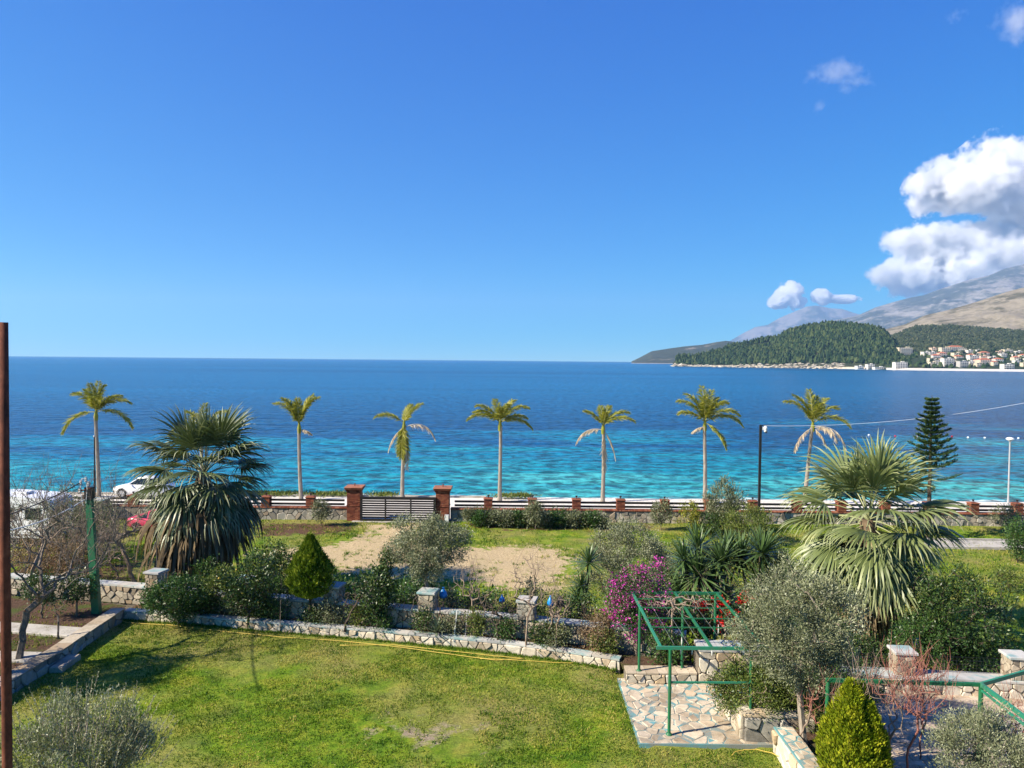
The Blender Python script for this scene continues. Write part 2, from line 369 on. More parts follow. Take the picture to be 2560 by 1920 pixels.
def seamat():
    n = N('sea_water'); g = n.new('NewGeometry'); sp = n.new('SeparateXYZ'); n.link(g.outputs['Position'], sp.inputs[0])
    X, Y = sp.outputs[0], sp.outputs[1]
    big = n.noise(1.0, 3, .5, n.coord((.011, .034, 0)), .6); mid = n.noise(1.0, 4, .6, n.coord((.035, .11, 0)), .4)
    far = n.noise(1.0, 4, .55, n.coord((.0012, .007, 0)), .5)
    off = n.math('MULTIPLY', n.math('SUBTRACT', Y, 71.5), 1 / 95.0)             # distance from shore
    off = n.math('SUBTRACT', off, n.math('MULTIPLY', X, .0022))                 # the sandy shelf is wider on the right
    s = n.math('SUBTRACT', .93, off)
    s = n.math('ADD', s, n.math('MULTIPLY', n.math('SUBTRACT', big, .5), 2.4)); s = n.math('ADD', s, n.math('MULTIPLY', n.math('SUBTRACT', mid, .5), 1.1))
    body = n.ramp(s, [(0.0, (.002, .044, .128)), (.28, (.002, .068, .165)), (.50, (.003, .135, .225)), (.80, (.006, .19, .24)), (1.0, (.04, .29, .29))])
    deep = n.ramp(far, [(.35, (.002, .066, .165)), (.65, (.003, .112, .25))])
    k = n.math('MULTIPLY', n.math('SUBTRACT', Y, 150.0), 1 / 160.0, clamp=True)
    body = n.mix(k, body, deep)
    # lace of foam along the water's edge
    fo = n.noise(1.0, 5, .7, n.coord((.22, .9, 0)), .8)
    edge = n.math('SUBTRACT', 1.0, n.math('MULTIPLY', n.math('SUBTRACT', Y, 71.6), 1 / 5.0), clamp=True)
    fm = n.math('MULTIPLY', n.math('SUBTRACT', n.math('ADD', fo, n.math('MULTIPLY', edge, .5)), .80), 8.0, clamp=True)
    fm = n.math('MULTIPLY', fm, n.math('GREATER_THAN', edge, .001))
    body = n.mix(fm, body, (.62, .66, .64))
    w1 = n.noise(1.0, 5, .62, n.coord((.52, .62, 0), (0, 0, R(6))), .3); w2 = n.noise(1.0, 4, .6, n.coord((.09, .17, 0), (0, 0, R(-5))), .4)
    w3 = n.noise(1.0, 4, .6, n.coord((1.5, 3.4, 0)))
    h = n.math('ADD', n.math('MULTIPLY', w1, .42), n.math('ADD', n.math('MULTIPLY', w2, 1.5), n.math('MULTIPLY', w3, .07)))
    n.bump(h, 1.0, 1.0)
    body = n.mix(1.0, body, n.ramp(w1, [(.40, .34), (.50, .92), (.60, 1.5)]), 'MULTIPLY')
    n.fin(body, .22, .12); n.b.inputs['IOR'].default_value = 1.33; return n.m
M_SEA = seamat()
ys = np.array([63, 70, 80, 100, 150, 250, 500, 1000, 2500, 6000, 13200.0]); an = np.linspace(-1, 1, 61); V = []
for y in ys:
    for a in an:
        hw = 600 + y * 2.2; q = np.array([a * hw, y]); L = math.hypot(*q)
        if L > 13200: q *= 13200 / L
        V.append((q[0], q[1], -2.0))
# far row follows the curve of the horizon
V[-61:] = [(13200 * math.sin(a * 1.15), 13200 * math.cos(a * 1.15), -2.0) for a in an]
g = G(); g.add(V, [(i * 61 + j, i * 61 + j + 1, i * 61 + 62 + j, i * 61 + 61 + j) for i in range(len(ys) - 1) for j in range(60)])
structure(g.obj('sea', M_SEA))

# hills and mountains ---------------------------------------------------------------
def hillmat(name, green, rock, thr, sc, zrock=None, rockc=(.42, .38, .32)):
    n = N(name); f = n.noise(1.0, 6, .65, n.coord((sc, sc, sc * 1.5)), .4); g2 = n.noise(1.0, 5, .7, n.coord((sc * 5, sc * 5, sc * 8)))
    gcol = n.ramp(g2, [(.3, green[0]), (.7, green[1])]); rcol = n.ramp(g2, [(.3, rock[0]), (.7, rock[1])])
    ge = n.new('NewGeometry'); sp = n.new('SeparateXYZ'); n.link(ge.outputs['True Normal'], sp.inputs[0])
    s = n.math('ADD', f, n.math('MULTIPLY', g2, .3)); col = n.mix(n.math('MULTIPLY', n.math('SUBTRACT', s, thr), 9.0, clamp=True), gcol, rcol)
    if zrock is not None:
        sp2 = n.new('SeparateXYZ'); n.link(ge.outputs['Position'], sp2.inputs[0])
        z = n.math('ADD', sp2.outputs[2], n.math('MULTIPLY', n.math('SUBTRACT', g2, .5), 8.0))
        col = n.mix(n.math('MULTIPLY', n.math('SUBTRACT', zrock, z), .8, clamp=True), col, n.ramp(g2, [(.3, mix3(rockc, (0, 0, 0), .45)), (.7, rockc)]))
    n.bump(g2, .8, .15 / sc * .12); return n.fin(col, .95, .1)
class Hill:
    def __init__(s, name, sil, ds, dr, db, mat, ncol=160, nrow=40, amp=.12, zb=-2.2, nsc=6, seed=1, prof=1.0, sub=0.0, ridged=True):
        s.px = np.array([p[0] for p in sil], float); s.py = np.array([p[1] for p in sil], float)
        s.ds, s.dr, s.db, s.amp, s.zb, s.nsc, s.seed, s.prof, s.sub, s.ridged = ds, dr, db, amp, zb, nsc, seed, prof, sub, ridged
        P = np.linspace(s.px[0], s.px[-1], ncol); T = np.linspace(0, 1.5, nrow)
        PP, TT = np.meshgrid(P, T); V = s.at(PP.ravel(), TT.ravel())
        i = np.arange(nrow - 1)[:, None] * ncol + np.arange(ncol - 1)[None]
        Fq = np.stack([i, i + 1, i + 1 + ncol, i + ncol], -1).reshape(-1, 4)
        m = bpy.data.meshes.new(name); m.from_pydata(V.tolist(), [], Fq.tolist()); m.shade_smooth()
        s.o = structure(put(name, m, mat))
    def at(s, px, t):
        a = lambda q: np.interp(px, s.px, np.broadcast_to(q, s.px.shape) if np.isscalar(q) else np.interp(s.px, [v[0] for v in q], [v[1] for v in q]))
        ds, dr, db = a(s.ds), a(s.dr), a(s.db)
        D = np.where(t < 1, ds + (dr - ds) * t, dr + (db - dr) * (t - 1) / .5)
        py = np.interp(px, s.px, s.py); hor = 888 + .00943 * px
        zr = CAM[2] + (hor - py) / F_PX * dr - s.sub
        pr = np.where(t < 1, np.clip(t, 0, 1) ** s.prof, 1 - ((t - 1) / .5) ** 1.6)
        nz = fbm((px - 1200) / 1923 * D * s.nsc / 1000, D * s.nsc / 1000, s.seed, 5, s.ridged) - .5
        z = s.zb + (np.maximum(zr, s.zb) - s.zb) * pr
        z = z + nz * s.amp * np.maximum(zr - s.zb, 0) * np.where(t < 1, np.sin(np.pi * np.clip(t, 0, 1)) ** .7, 0)
        return np.stack([(px - PCX) / F_PX * D, D, z], -1)
GR = ((.020, .034, .016), (.045, .062, .028)); RK = ((.20, .17, .14), (.40, .36, .30))
M_H0 = hillmat('far_mountain', ((.05, .055, .035), (.08, .085, .05)), ((.16, .14, .115), (.25, .22, .18)), .62, .0011)
M_H1 = hillmat('mid_mountain', ((.045, .052, .035), (.075, .08, .05)), ((.16, .145, .12), (.29, .265, .23)), .62, .0016)
M_H2 = hillmat('dry_hill', ((.075, .072, .042), (.12, .105, .06)), ((.17, .145, .10), (.29, .25, .18)), .56, .005)
M_H3 = hillmat('low_cape', ((.035, .045, .025), (.06, .065, .035)), ((.16, .14, .10), (.26, .22, .17)), .72, .004, 1.5)
M_H4 = hillmat('scrub_hill', GR, ((.05, .055, .03), (.12, .11, .06)), .78, .012)
M_H5 = hillmat('headland_ground', ((.02, .03, .015), (.05, .055, .03)), ((.20, .17, .12), (.40, .34, .25)), .74, .02, 3.0, (.62, .54, .43))
Hill('far_mountain', [(1800, 862), (1822, 853), (1854, 834), (1885, 818), (1917, 812), (1944, 796), (1976, 782), (2012, 767), (2039, 764), (2071, 771), (2102, 773), (2139, 785), (2200, 800), (2300, 815), (2600, 830)], 19500, 21500, 23500, M_H0, 220, 40, .22, nsc=.7, seed=4)
Hill('grey_mountain', [(2040, 830), (2080, 802), (2143, 788), (2184, 769), (2238, 753), (2274, 744), (2306, 738), (2351, 721), (2387, 710), (2419, 699), (2464, 690), (2505, 672), (2560, 660), (2640, 650), (2760, 690), (2900, 730), (3100, 800)], 8200, 11800, 13500, M_H1, 300, 70, .30, nsc=1.1, seed=9)
Hill('dry_hill', [(2190, 832), (2211, 823), (2261, 810), (2306, 789), (2374, 773), (2441, 753), (2509, 730), (2560, 717), (2660, 700), (2800, 720), (3000, 780)], 2500, 3500, 4300, M_H2, 240, 60, .16, nsc=5, seed=13)
Hill('low_cape', [(1578, 903.5), (1600, 893), (1628, 878), (1673, 871), (1709, 866), (1754, 862), (1790, 855), (1813, 852), (1849, 857), (1950, 862), (2150, 872)], 4600, 5200, 6000, M_H3, 160, 40, .18, nsc=5, seed=21)
SCRUB = Hill('scrub_hill', [(2170, 870), (2200, 846), (2230, 836), (2256, 825), (2287, 814), (2330, 811), (2370, 812), (2433, 816), (2485, 820), (2560, 826), (2700, 830), (2900, 840), (3100, 870)],
             [(2170, 1660), (2300, 1560), (2560, 1500), (3100, 1500)], 2350, 2900, M_H4, 240, 60, .05, zb=-2.1, nsc=9, seed=31, sub=5, ridged=False)
HEAD = Hill('headland', [(1682, 907), (1690, 896), (1709, 892), (1733, 896), (1765, 888), (1796, 882), (1823, 870), (1869, 861), (1906, 851), (1941, 849), (1973, 830), (2004, 822), (2056, 813), (2100, 814), (2140, 817), (2183, 824), (2210, 834), (2235, 860), (2262, 890), (2290, 906)],
            [(1682, 2090), (1760, 2030), (1900, 1900), (2100, 1770), (2290, 1660)], [(1682, 2120), (1800, 2140), (2000, 2100), (2290, 1900)], [(1682, 2160), (1900, 2350), (2290, 2100)], M_H5, 260, 60, .10, zb=-2.4, nsc=14, seed=41, prof=.75, sub=0)
# pale beach under the village
P = np.linspace(2215, 3100, 60); T = np.linspace(0, 1, 4)
V = [];
for t in T:
    for p in P:
        d = np.interp(p, [2170, 2300, 2560, 3100], [1660, 1560, 1500, 1500]) - 22 + 34 * t
        V.append(((p - PCX) / F_PX * d, d, -2.3 + 4.6 * t))
g = G(); g.add(V, [(i * 60 + j, i * 60 + j + 1, i * 60 + 61 + j, i * 60 + 60 + j) for i in range(3) for j in range(59)]); structure(g.obj('village_beach', M_BEACH))

# woods on the slopes (read as one mass from here) --------------------------------
def blob_template(nr=4, ns=6):
    V = [(0, 0, 0)]
    for i in range(1, nr):
        ph = math.pi * i / nr
        for j in range(ns):
            a = 2 * math.pi * (j + .5 * (i % 2)) / ns; V.append((math.sin(ph) * math.cos(a), math.sin(ph) * math.sin(a), .5 - .5 * math.cos(ph)))
    V.append((0, 0, 1)); V = np.array(V); Fc = []
    for j in range(ns):
        Fc.append((0, 1 + (j + 1) % ns, 1 + j)); Fc.append((len(V) - 1, 1 + (nr - 2) * ns + j, 1 + (nr - 2) * ns + (j + 1) % ns))
        for i in range(nr - 2):
            a, b = 1 + i * ns + j, 1 + i * ns + (j + 1) % ns; Fc += [(a, b, b + ns), (a, b + ns, a + ns)]
    return V, np.array(Fc)
BT = blob_template()
def wood(name, P, h, w, mat, seed):
    r = np.random.default_rng(seed); n = len(P); bv, bf = BT
    hh = h * r.uniform(.45, 1.6, n); ww = w * r.uniform(.55, 1.5, n)
    V = bv[None] * np.stack([ww, ww, hh], -1)[:, None] * (1 + r.normal(0, .16, (n, len(bv), 1)))
    V[:, :, 0] *= (1 - .45 * bv[None, :, 2]); V[:, :, 1] *= (1 - .45 * bv[None, :, 2])
    V = V + (P - np.array([0, 0, 1.0]))[:, None]
    Fq = (bf[None] + np.arange(n)[:, None, None] * len(bv)).reshape(-1, 3)
    g = G(); g.add(V.reshape(-1, 3), Fq, np.repeat(r.random(n), len(bv))); return stuff(g.obj(name, mat, None, False))
n = N('pine_wood'); M_PINEW = n.fin(n.mix(.6, n.ramp(n.attr(), [(0, (.014, .034, .014)), (.5, (.036, .068, .026)), (1, (.095, .125, .045))]), n.mix(.6, n.ramp(n.noise(.5, 4, .7), [(.3, .4), (.7, 1.1)]), n.ramp(n.noise(.012, 5, .7), [(.35, (.45, .5, .5)), (.65, (1.3, 1.2, .9))]), 'MULTIPLY'), 'MULTIPLY'), .9, .1)
n = N('scrub_wood'); M_SCRUBW = n.fin(n.mix(.6, n.ramp(n.attr(), [(0, (.026, .042, .020)), (.6, (.050, .068, .032)), (1, (.10, .11, .055))]), n.ramp(n.noise(.4, 4, .7), [(.3, .4), (.7, 1.1)]), 'MULTIPLY'), .9, .1)
px = rng.uniform(1690, 2288, 9000); t = rng.uniform(.03, 1.06, 9000) ** .85; P = HEAD.at(px, t)
clear = (fbm(P[:, 0] * .012, P[:, 1] * .012, 77) > .70) & (px < 2000); keep = (P[:, 2] > 1.5 + rng.random(9000) * 4) & ~clear & (rng.random(9000) < np.where(px < 1765, .45, 1))
tag(wood('pine_wood', P[keep], 9.5, 4.6, M_PINEW, 3), 'dark green pine wood covering the round headland', 'wood', None, 'stuff')
px = rng.uniform(2172, 2760, 9000); t = rng.uniform(.30, 1.05, 9000); P = SCRUB.at(px, t)
tag(wood('scrub_wood', P, 5.5, 5.2, M_SCRUBW, 5), 'grey green scrub wood on the slope above the far village', 'wood', None, 'stuff')
px = rng.uniform(2200, 2640, 330); t = rng.uniform(.03, .34, 330); P = SCRUB.at(px, t)
tag(wood('village_trees', P, 7, 4.5, M_PINEW, 6), 'small dark trees scattered between the far village houses', 'wood', None, 'stuff')
# bare rocks at the tip of the headland
g = G(); n0 = 420; px = np.concatenate([rng.uniform(1684, 1760, 180), rng.uniform(1760, 2110, 240)]); P = HEAD.at(px, rng.uniform(.0, .05, n0)); bv, bf = BT
for p, q in zip(P, px):
    s_ = rng.uniform(2.0, 5.5) * (1.35 if q < 1712 else .8); g.add((bv * [s_ * 1.5, s_, s_ * rng.uniform(.5, 1.1)]) * (1 + rng.normal(0, .2, (len(bv), 1))) + p - [0, 0, 1.2], bf, rng.random())
tag(g.obj('shore_rocks', stonemat('shore_rock', [(0, (.40, .35, .28)), (.5, (.60, .54, .44)), (1, (.70, .64, .54))], .4)), 'pale rocks along the waterline of the wooded headland', 'rocks', None, 'stuff')
# ------------------------------------------------------------------ clouds (far behind the mountains) and air
def cloudmat(name, dens, sc, thr, soft):
    m = bpy.data.materials.new(name); m.use_nodes = True; t = m.node_tree; t.nodes.clear()
    out = t.nodes.new('ShaderNodeOutputMaterial'); pv = t.nodes.new('ShaderNodeVolumePrincipled')
    pv.inputs['Color'].default_value = (.985, .985, .985, 1); pv.inputs['Anisotropy'].default_value = .3
    tc = t.nodes.new('ShaderNodeTexCoord'); ge = t.nodes.new('ShaderNodeNewGeometry')
    ln = t.nodes.new('ShaderNodeVectorMath'); ln.operation = 'LENGTH'; t.links.new(tc.outputs['Object'], ln.inputs[0])
    mp = t.nodes.new('ShaderNodeMapping'); mp.inputs['Scale'].default_value = (sc, sc, sc); t.links.new(ge.outputs['Position'], mp.inputs[0])
    nz = t.nodes.new('ShaderNodeTexNoise'); nz.inputs['Scale'].default_value = 1.0; nz.inputs['Detail'].default_value = 9; nz.inputs['Roughness'].default_value = .66
    t.links.new(mp.outputs[0], nz.inputs['Vector'])
    def mth(op, a, b, clamp=False):
        q = t.nodes.new('ShaderNodeMath'); q.operation = op; q.use_clamp = clamp
        for v, i in ((a, 0), (b, 1)):
            if isinstance(v, (int, float)): q.inputs[i].default_value = v
            else: t.links.new(v, q.inputs[i])
        return q.outputs[0]
    f = mth('SUBTRACT', mth('ADD', mth('SUBTRACT', 1.0, ln.outputs['Value']), mth('MULTIPLY', mth('SUBTRACT', nz.outputs['Fac'], .5), 2.9)), thr)
    d = mth('MULTIPLY', mth('MULTIPLY', f, soft, True), dens); t.links.new(d, pv.inputs['Density'])
    t.links.new(pv.outputs[0], out.inputs['Volume']); return m
D_CL = 30000.0
V_C1 = cloudmat('cumulus_volume', .0065, 1 / 1570., .23, 5.0)
V_C3 = cloudmat('small_cumulus_volume', .02, 1 / 620., .16, 7.0)
V_C2 = cloudmat('wisp_volume', .0007, 1 / 1000., .55, 2.0)
ico = G(); bv, bf = blob_template(9, 14); ico.add((bv - [0, 0, .5]) * [1.05, 1.05, 2.1], bf); ICO = ico.mesh('cloud_hull', True)
def cloud(label, puffs, mat, group=None):
    c0 = puffs[0]; p = WY(c0[0], c0[1], D_CL); th = thing('cloud', label, 'cloud', p, group)
    me = ICO.copy(); me.materials.clear(); me.materials.append(mat)
    for (px, py, w, h) in puffs:
        p = WY(px, py, D_CL); k = D_CL / F_PX
        o = put('puff', me, None, th, Matrix.Translation(Vector(p)) @ Matrix.Diagonal((w * k, (w + h) * .5 * k, h * k, 1)))
cloud('large white cumulus cloud, the higher of two over the grey mountain', [(2420, 470, 170, 95), (2340, 475, 85, 70), (2530, 430, 150, 110), (2600, 500, 170, 120), (2760, 460, 190, 130)], V_C1)
cloud('broad grey based cumulus cloud resting on the grey mountain top', [(2410, 615, 160, 85), (2300, 600, 100, 58), (2520, 640, 200, 110), (2290, 690, 130, 60), (2420, 690, 190, 60), (2640, 650, 200, 120), (2800, 640, 220, 140)], V_C1)
cloud('small bright puff cloud standing over the far blue mountain', [(1974, 740, 40, 38), (1948, 754, 34, 22), (1995, 752, 30, 20)], V_C3)
cloud('tiny puff cloud trailing a wisp beside the small bright one', [(2054, 742, 28, 22), (2105, 748, 50, 12)], V_C3)
cloud('thin torn wisp of cloud alone high in the blue sky', [(2085, 190, 120, 42), (2140, 205, 70, 26), (2110, 225, 50, 22)], V_C2)
cloud('soft white cloud scrap at the top edge of the sky', [(2530, 55, 90, 70), (2590, 40, 100, 80)], V_C2)
cloud('faint round cloud scrap beside the soft white one', [(2412, 30, 50, 40)], V_C2)
cloud('very faint speck of cloud under the torn wisp', [(2052, 270, 34, 30)], V_C2)
def haze():
    m = bpy.data.materials.new('haze_air'); m.use_nodes = True; t = m.node_tree; t.nodes.clear()
    out = t.nodes.new('ShaderNodeOutputMaterial'); pv = t.nodes.new('ShaderNodeVolumePrincipled')
    pv.inputs['Color'].default_value = (.42, .68, 1.0, 1); pv.inputs['Anisotropy'].default_value = .2; pv.inputs['Density'].default_value = 4.4e-5
    t.links.new(pv.outputs[0], out.inputs['Volume'])
    g = G(); g.box((500, 12500, 972), (52000, 26200, 1956)); o = g.obj('haze', m); stuff(o); tag(o, 'pale blue sea air between shore and mountains', 'haze', None, 'stuff')
haze()
# ================================================================== far village
M_HW = paint('village_white', (.60, .57, .52), .8, .2, .05); M_HC = paint('village_cream', (.56, .49, .37), .8, .2, .05)
M_HP = paint('village_peach', (.62, .45, .34), .8, .2, .05); M_HG = paint('village_grey', (.42, .41, .40), .8, .2, .05)
M_HR = paint('village_roof', (.42, .15, .085), .85, .15, .1); M_HWIN = paint('village_window', (.035, .045, .06), .2, .5, .02)
UB = G(); UB.box((0, 0, 0), (1, 1, 1)); UB = UB.mesh('unit_box')
def ub(name, mat, par, c, d, rz=0.0, cache={}):
    if mat not in cache: m = UB.copy(); m.materials.clear(); m.materials.append(mat); cache[mat] = m
    return put(name, cache[mat], None, par, Matrix.Translation(Vector(c)) @ Matrix.Rotation(rz, 4, 'Z') @ Matrix.Diagonal((*d, 1)))
CN = {id(M_HW): 'white', id(M_HC): 'cream', id(M_HP): 'peach', id(M_HG): 'grey'}
def village_floor(px, py):
    ts = np.linspace(0, .6, 400); P = SCRUB.at(np.full(400, float(px)), ts)
    hor = 888 + .00943 * px; yy = hor + (CAM[2] - P[:, 2]) / P[:, 1] * F_PX
    return P[int(np.argmin(np.abs(yy - py)))]
def house(px, py, wpx, hpx, mat, roof, label, P=None):
    P = village_floor(px, py) if P is None else P; k = P[1] / F_PX; w, h = wpx * k, hpx * k; dep = min(w, 14.0)
    th = thing('village_house', label, 'house', P, 'houses of the far village'); st = max(1, int(round(h / 3.1)))
    ub('wall', mat, th, P + [0, dep / 2, h / 2 - 1], (w, dep, h + 2))
    if roof == 'hip':
        g = G(); o = .5; V = [(-w / 2 - o, -o, 0), (w / 2 + o, -o, 0), (w / 2 + o, dep + o, 0), (-w / 2 - o, dep + o, 0), (-max(w / 2 - dep / 2, .3), dep / 2, dep * .22), (max(w / 2 - dep / 2, .3), dep / 2, dep * .22)]
        g.add(np.array(V) + P + [0, 0, h + .01], [(0, 1, 5, 4), (1, 2, 5), (2, 3, 4, 5), (3, 0, 4), (3, 2, 1, 0)]); g.obj('roof', M_HR, th)
    else:
        ub('roof', mat, th, P + [0, dep / 2, h + .28], (w + .8, dep + .8, .5)); ub('stair_tower', mat, th, P + [w * .25, dep * .6, h + 1.3], (w * .25, dep * .3, 2.0))
    nb = max(2, int(w / 4.2))
    for s in range(st):
        z = (s + .55) * h / st
        for b in range(nb):
            ub('window', M_HWIN, th, P + [(b + .5) / nb * w - w / 2, -.04, z], (w / nb * .45, .14, h / st * .5))
        if s and w > 9: ub('balcony', M_HW, th, P + [0, -.7, s * h / st - .1], (w * .8, 1.3, .9))
VC = lambda x, y: (2100 + x / 4.809, 780 + y / 4.809)
VL = [(785, 520, 34, 19, M_HC, 'flat', 'tall cream hotel block at the edge of the pine headland'), (735, 697, 30, 19, M_HW, 'flat', 'white three storey house with dark balconies standing on the waterfront'),
      (245, 683, 16, 7, M_HW, 'flat', 'low white beach building at the foot of the pine headland'), (372, 683, 17, 11, M_HW, 'flat', 'two storey white block beside the low beach building'), (480, 688, 26, 5, M_HW, 'flat', 'long low white beach bar with flat roof on the shore'),
      (1270, 500, 24, 15, M_HC, 'flat', 'cream apartment block highest on the left of the village'), (1390, 490, 32, 15, M_HC, 'hip', 'broad cream block with red roof at the top of the village'), (1305, 655, 25, 20, M_HW, 'flat', 'white five storey hotel with rows of windows in mid village'),
      (1610, 600, 24, 15, M_HW, 'flat', 'bright white apartment house below the village top'), (1490, 665, 22, 15, M_HG, 'flat', 'grey unpainted apartment block in mid village'), (1750, 640, 28, 14, M_HP, 'hip', 'peach house with red hipped roof above the beach'), (2030, 690, 26, 13, M_HW, 'flat', 'white house with long balconies close to the beach'),
      (1740, 530, 22, 9, M_HP, 'hip', 'peach house with red roof high on the right of the village'), (1160, 560, 20, 8, M_HW, 'hip', 'small white house with red roof beside the pines'), (1040, 528, 18, 10, M_HW, 'flat', 'plain white block behind the pines'), (1130, 650, 20, 10, M_HC, 'flat', 'cream house left of the white hotel')]
for x, y, w, h, m, r_, l in VL:
    p = VC(x, y); house(p[0], p[1], w, h, m, r_, l)
_used = [(VC(a[0], a[1])[0], VC(a[0], a[1])[1]) for a in VL]; rv = random.Random(12); cnt = 0
while cnt < 46:
    x, y = rv.uniform(1100, 2600), rv.uniform(470, 690); p = VC(x, y)
    if y < 440 + max(0, x - 1400) * .06 or any(abs(p[0] - q[0]) < 11 and abs(p[1] - q[1]) < 6 for q in _used): continue
    _used.append(p); cnt += 1; m = rv.choice([M_HW, M_HW, M_HW, M_HC, M_HC, M_HP]); r_ = rv.choice(['hip', 'flat', 'flat'])
    st = 'red hipped roof' if r_ == 'hip' else 'flat roof'
    house(p[0], p[1], rv.uniform(12, 21), rv.uniform(6, 11), m, r_, f'{CN[id(m)]} house with {st} on the village slope')

# ================================================================== stones
def vcells(w, h, sx, sy, r, rect=None, jit=.42):
    nx = max(1, int(round(w / sx))); ny = max(1, int(round(h / sy))); ax, ay = w / nx, h / ny
    S = np.array([[((i + .5 * (j % 2) + .25 + r.uniform(-jit, jit)) * ax, (j + .5 + r.uniform(-jit, jit) * .8) * ay) for i in range(-1, nx + 1)] for j in range(ny)])
    S = S.reshape(-1, 2); S = S[r.random(len(S)) > .27] if len(S) > 12 else S; out = []
    for a in S:
        poly = [(0, 0), (w, 0), (w, h), (0, h)]
        d = S - a; near = np.where((np.abs(d[:, 0]) < 4.2 * ax) & (np.abs(d[:, 1]) < 4.2 * ay))[0]
        for b in S[near]:
            if b[0] == a[0] and b[1] == a[1]: continue
            mx, my = (a + b) / 2; nx_, ny_ = b - a; q = []
            for i in range(len(poly)):
                p0, p1 = poly[i], poly[(i + 1) % len(poly)]
                s0 = (p0[0] - mx) * nx_ + (p0[1] - my) * ny_; s1 = (p1[0] - mx) * nx_ + (p1[1] - my) * ny_
                if s0 <= 0: q.append(p0)
                if (s0 < 0) != (s1 < 0): t = s0 / (s0 - s1); q.append((p0[0] + t * (p1[0] - p0[0]), p0[1] + t * (p1[1] - p0[1])))
            poly = q
            if len(poly) < 3: break
        if len(poly) >= 3: out.append(np.array(poly))
    return out
def stone_geo(poly, gap, proud, r, sink=.03, chaikin=True):
    c = poly.mean(0); v = poly - c; L = np.linalg.norm(v, axis=1)[:, None] + 1e-6; p = c + v * np.maximum(.3, (L - gap * 1.25) / L)
    if chaikin:
        q = np.roll(p, -1, 0); p = np.stack([p * .88 + q * .12, p * .12 + q * .88], 1).reshape(-1, 2)
    n = len(p); tl = (r.uniform(-.12, .12), r.uniform(-.12, .12)); pr = proud * r.uniform(.3, 1.9)
    in_ = c + (p - c) * .86; rows = [np.c_[p, np.full(n, -sink)], np.c_[p, np.full(n, pr * .55)], np.c_[in_, pr + (in_ - c) @ np.array(tl)]]
    V = np.concatenate(rows); Fc = [(k * n + i, k * n + (i + 1) % n, k * n + n + (i + 1) % n, k * n + n + i) for k in range(2) for i in range(n)] + [tuple(range(2 * n, 3 * n))]
    return V, Fc
def area(p): x, y = p[:, 0], p[:, 1]; return .5 * abs(np.dot(x, np.roll(y, -1)) - np.dot(y, np.roll(x, -1)))
def lay(name, cells, mapf, gap, proud, r, mat, parent, limit=300, minarea=.004):
    cells = sorted([c for c in cells if area(c) > minarea], key=area, reverse=True); rest = G()
    for i, c in enumerate(cells):
        V, Fc = stone_geo(c, gap, proud, r); V = np.array([mapf(*q) for q in V])
        if i < limit: g = G(); g.add(V, Fc, r.random()); g.obj(name, mat, parent)
        else: rest.add(V, Fc, r.random())
    if rest.n: stuff(rest.obj(name + '_rest', mat, parent))
class Poly:
    def __init__(s, pts):
        s.p = [np.asarray(q[:2], float) for q in pts]; s.L = [0.0]
        for a, b in zip(s.p, s.p[1:]): s.L.append(s.L[-1] + float(np.linalg.norm(b - a)))
    def at(s, u, n=0.0):
        i = max(0, min(len(s.p) - 2, int(np.searchsorted(s.L, u)) - 1)); d = unit(s.p[i + 1] - s.p[i])
        q = s.p[i] + d * (u - s.L[i]) + np.array([d[1], -d[0]]) * n; return q
    def offs(s, n):
        out = []
        for i in range(len(s.p)):
            ds = [unit(s.p[j + 1] - s.p[j]) for j in (i - 1, i) if 0 <= j < len(s.p) - 1]; d = unit(sum(ds)); out.append(s.p[i] + np.array([d[1], -d[0]]) * n)
        return out
WR = np.random.default_rng(11)
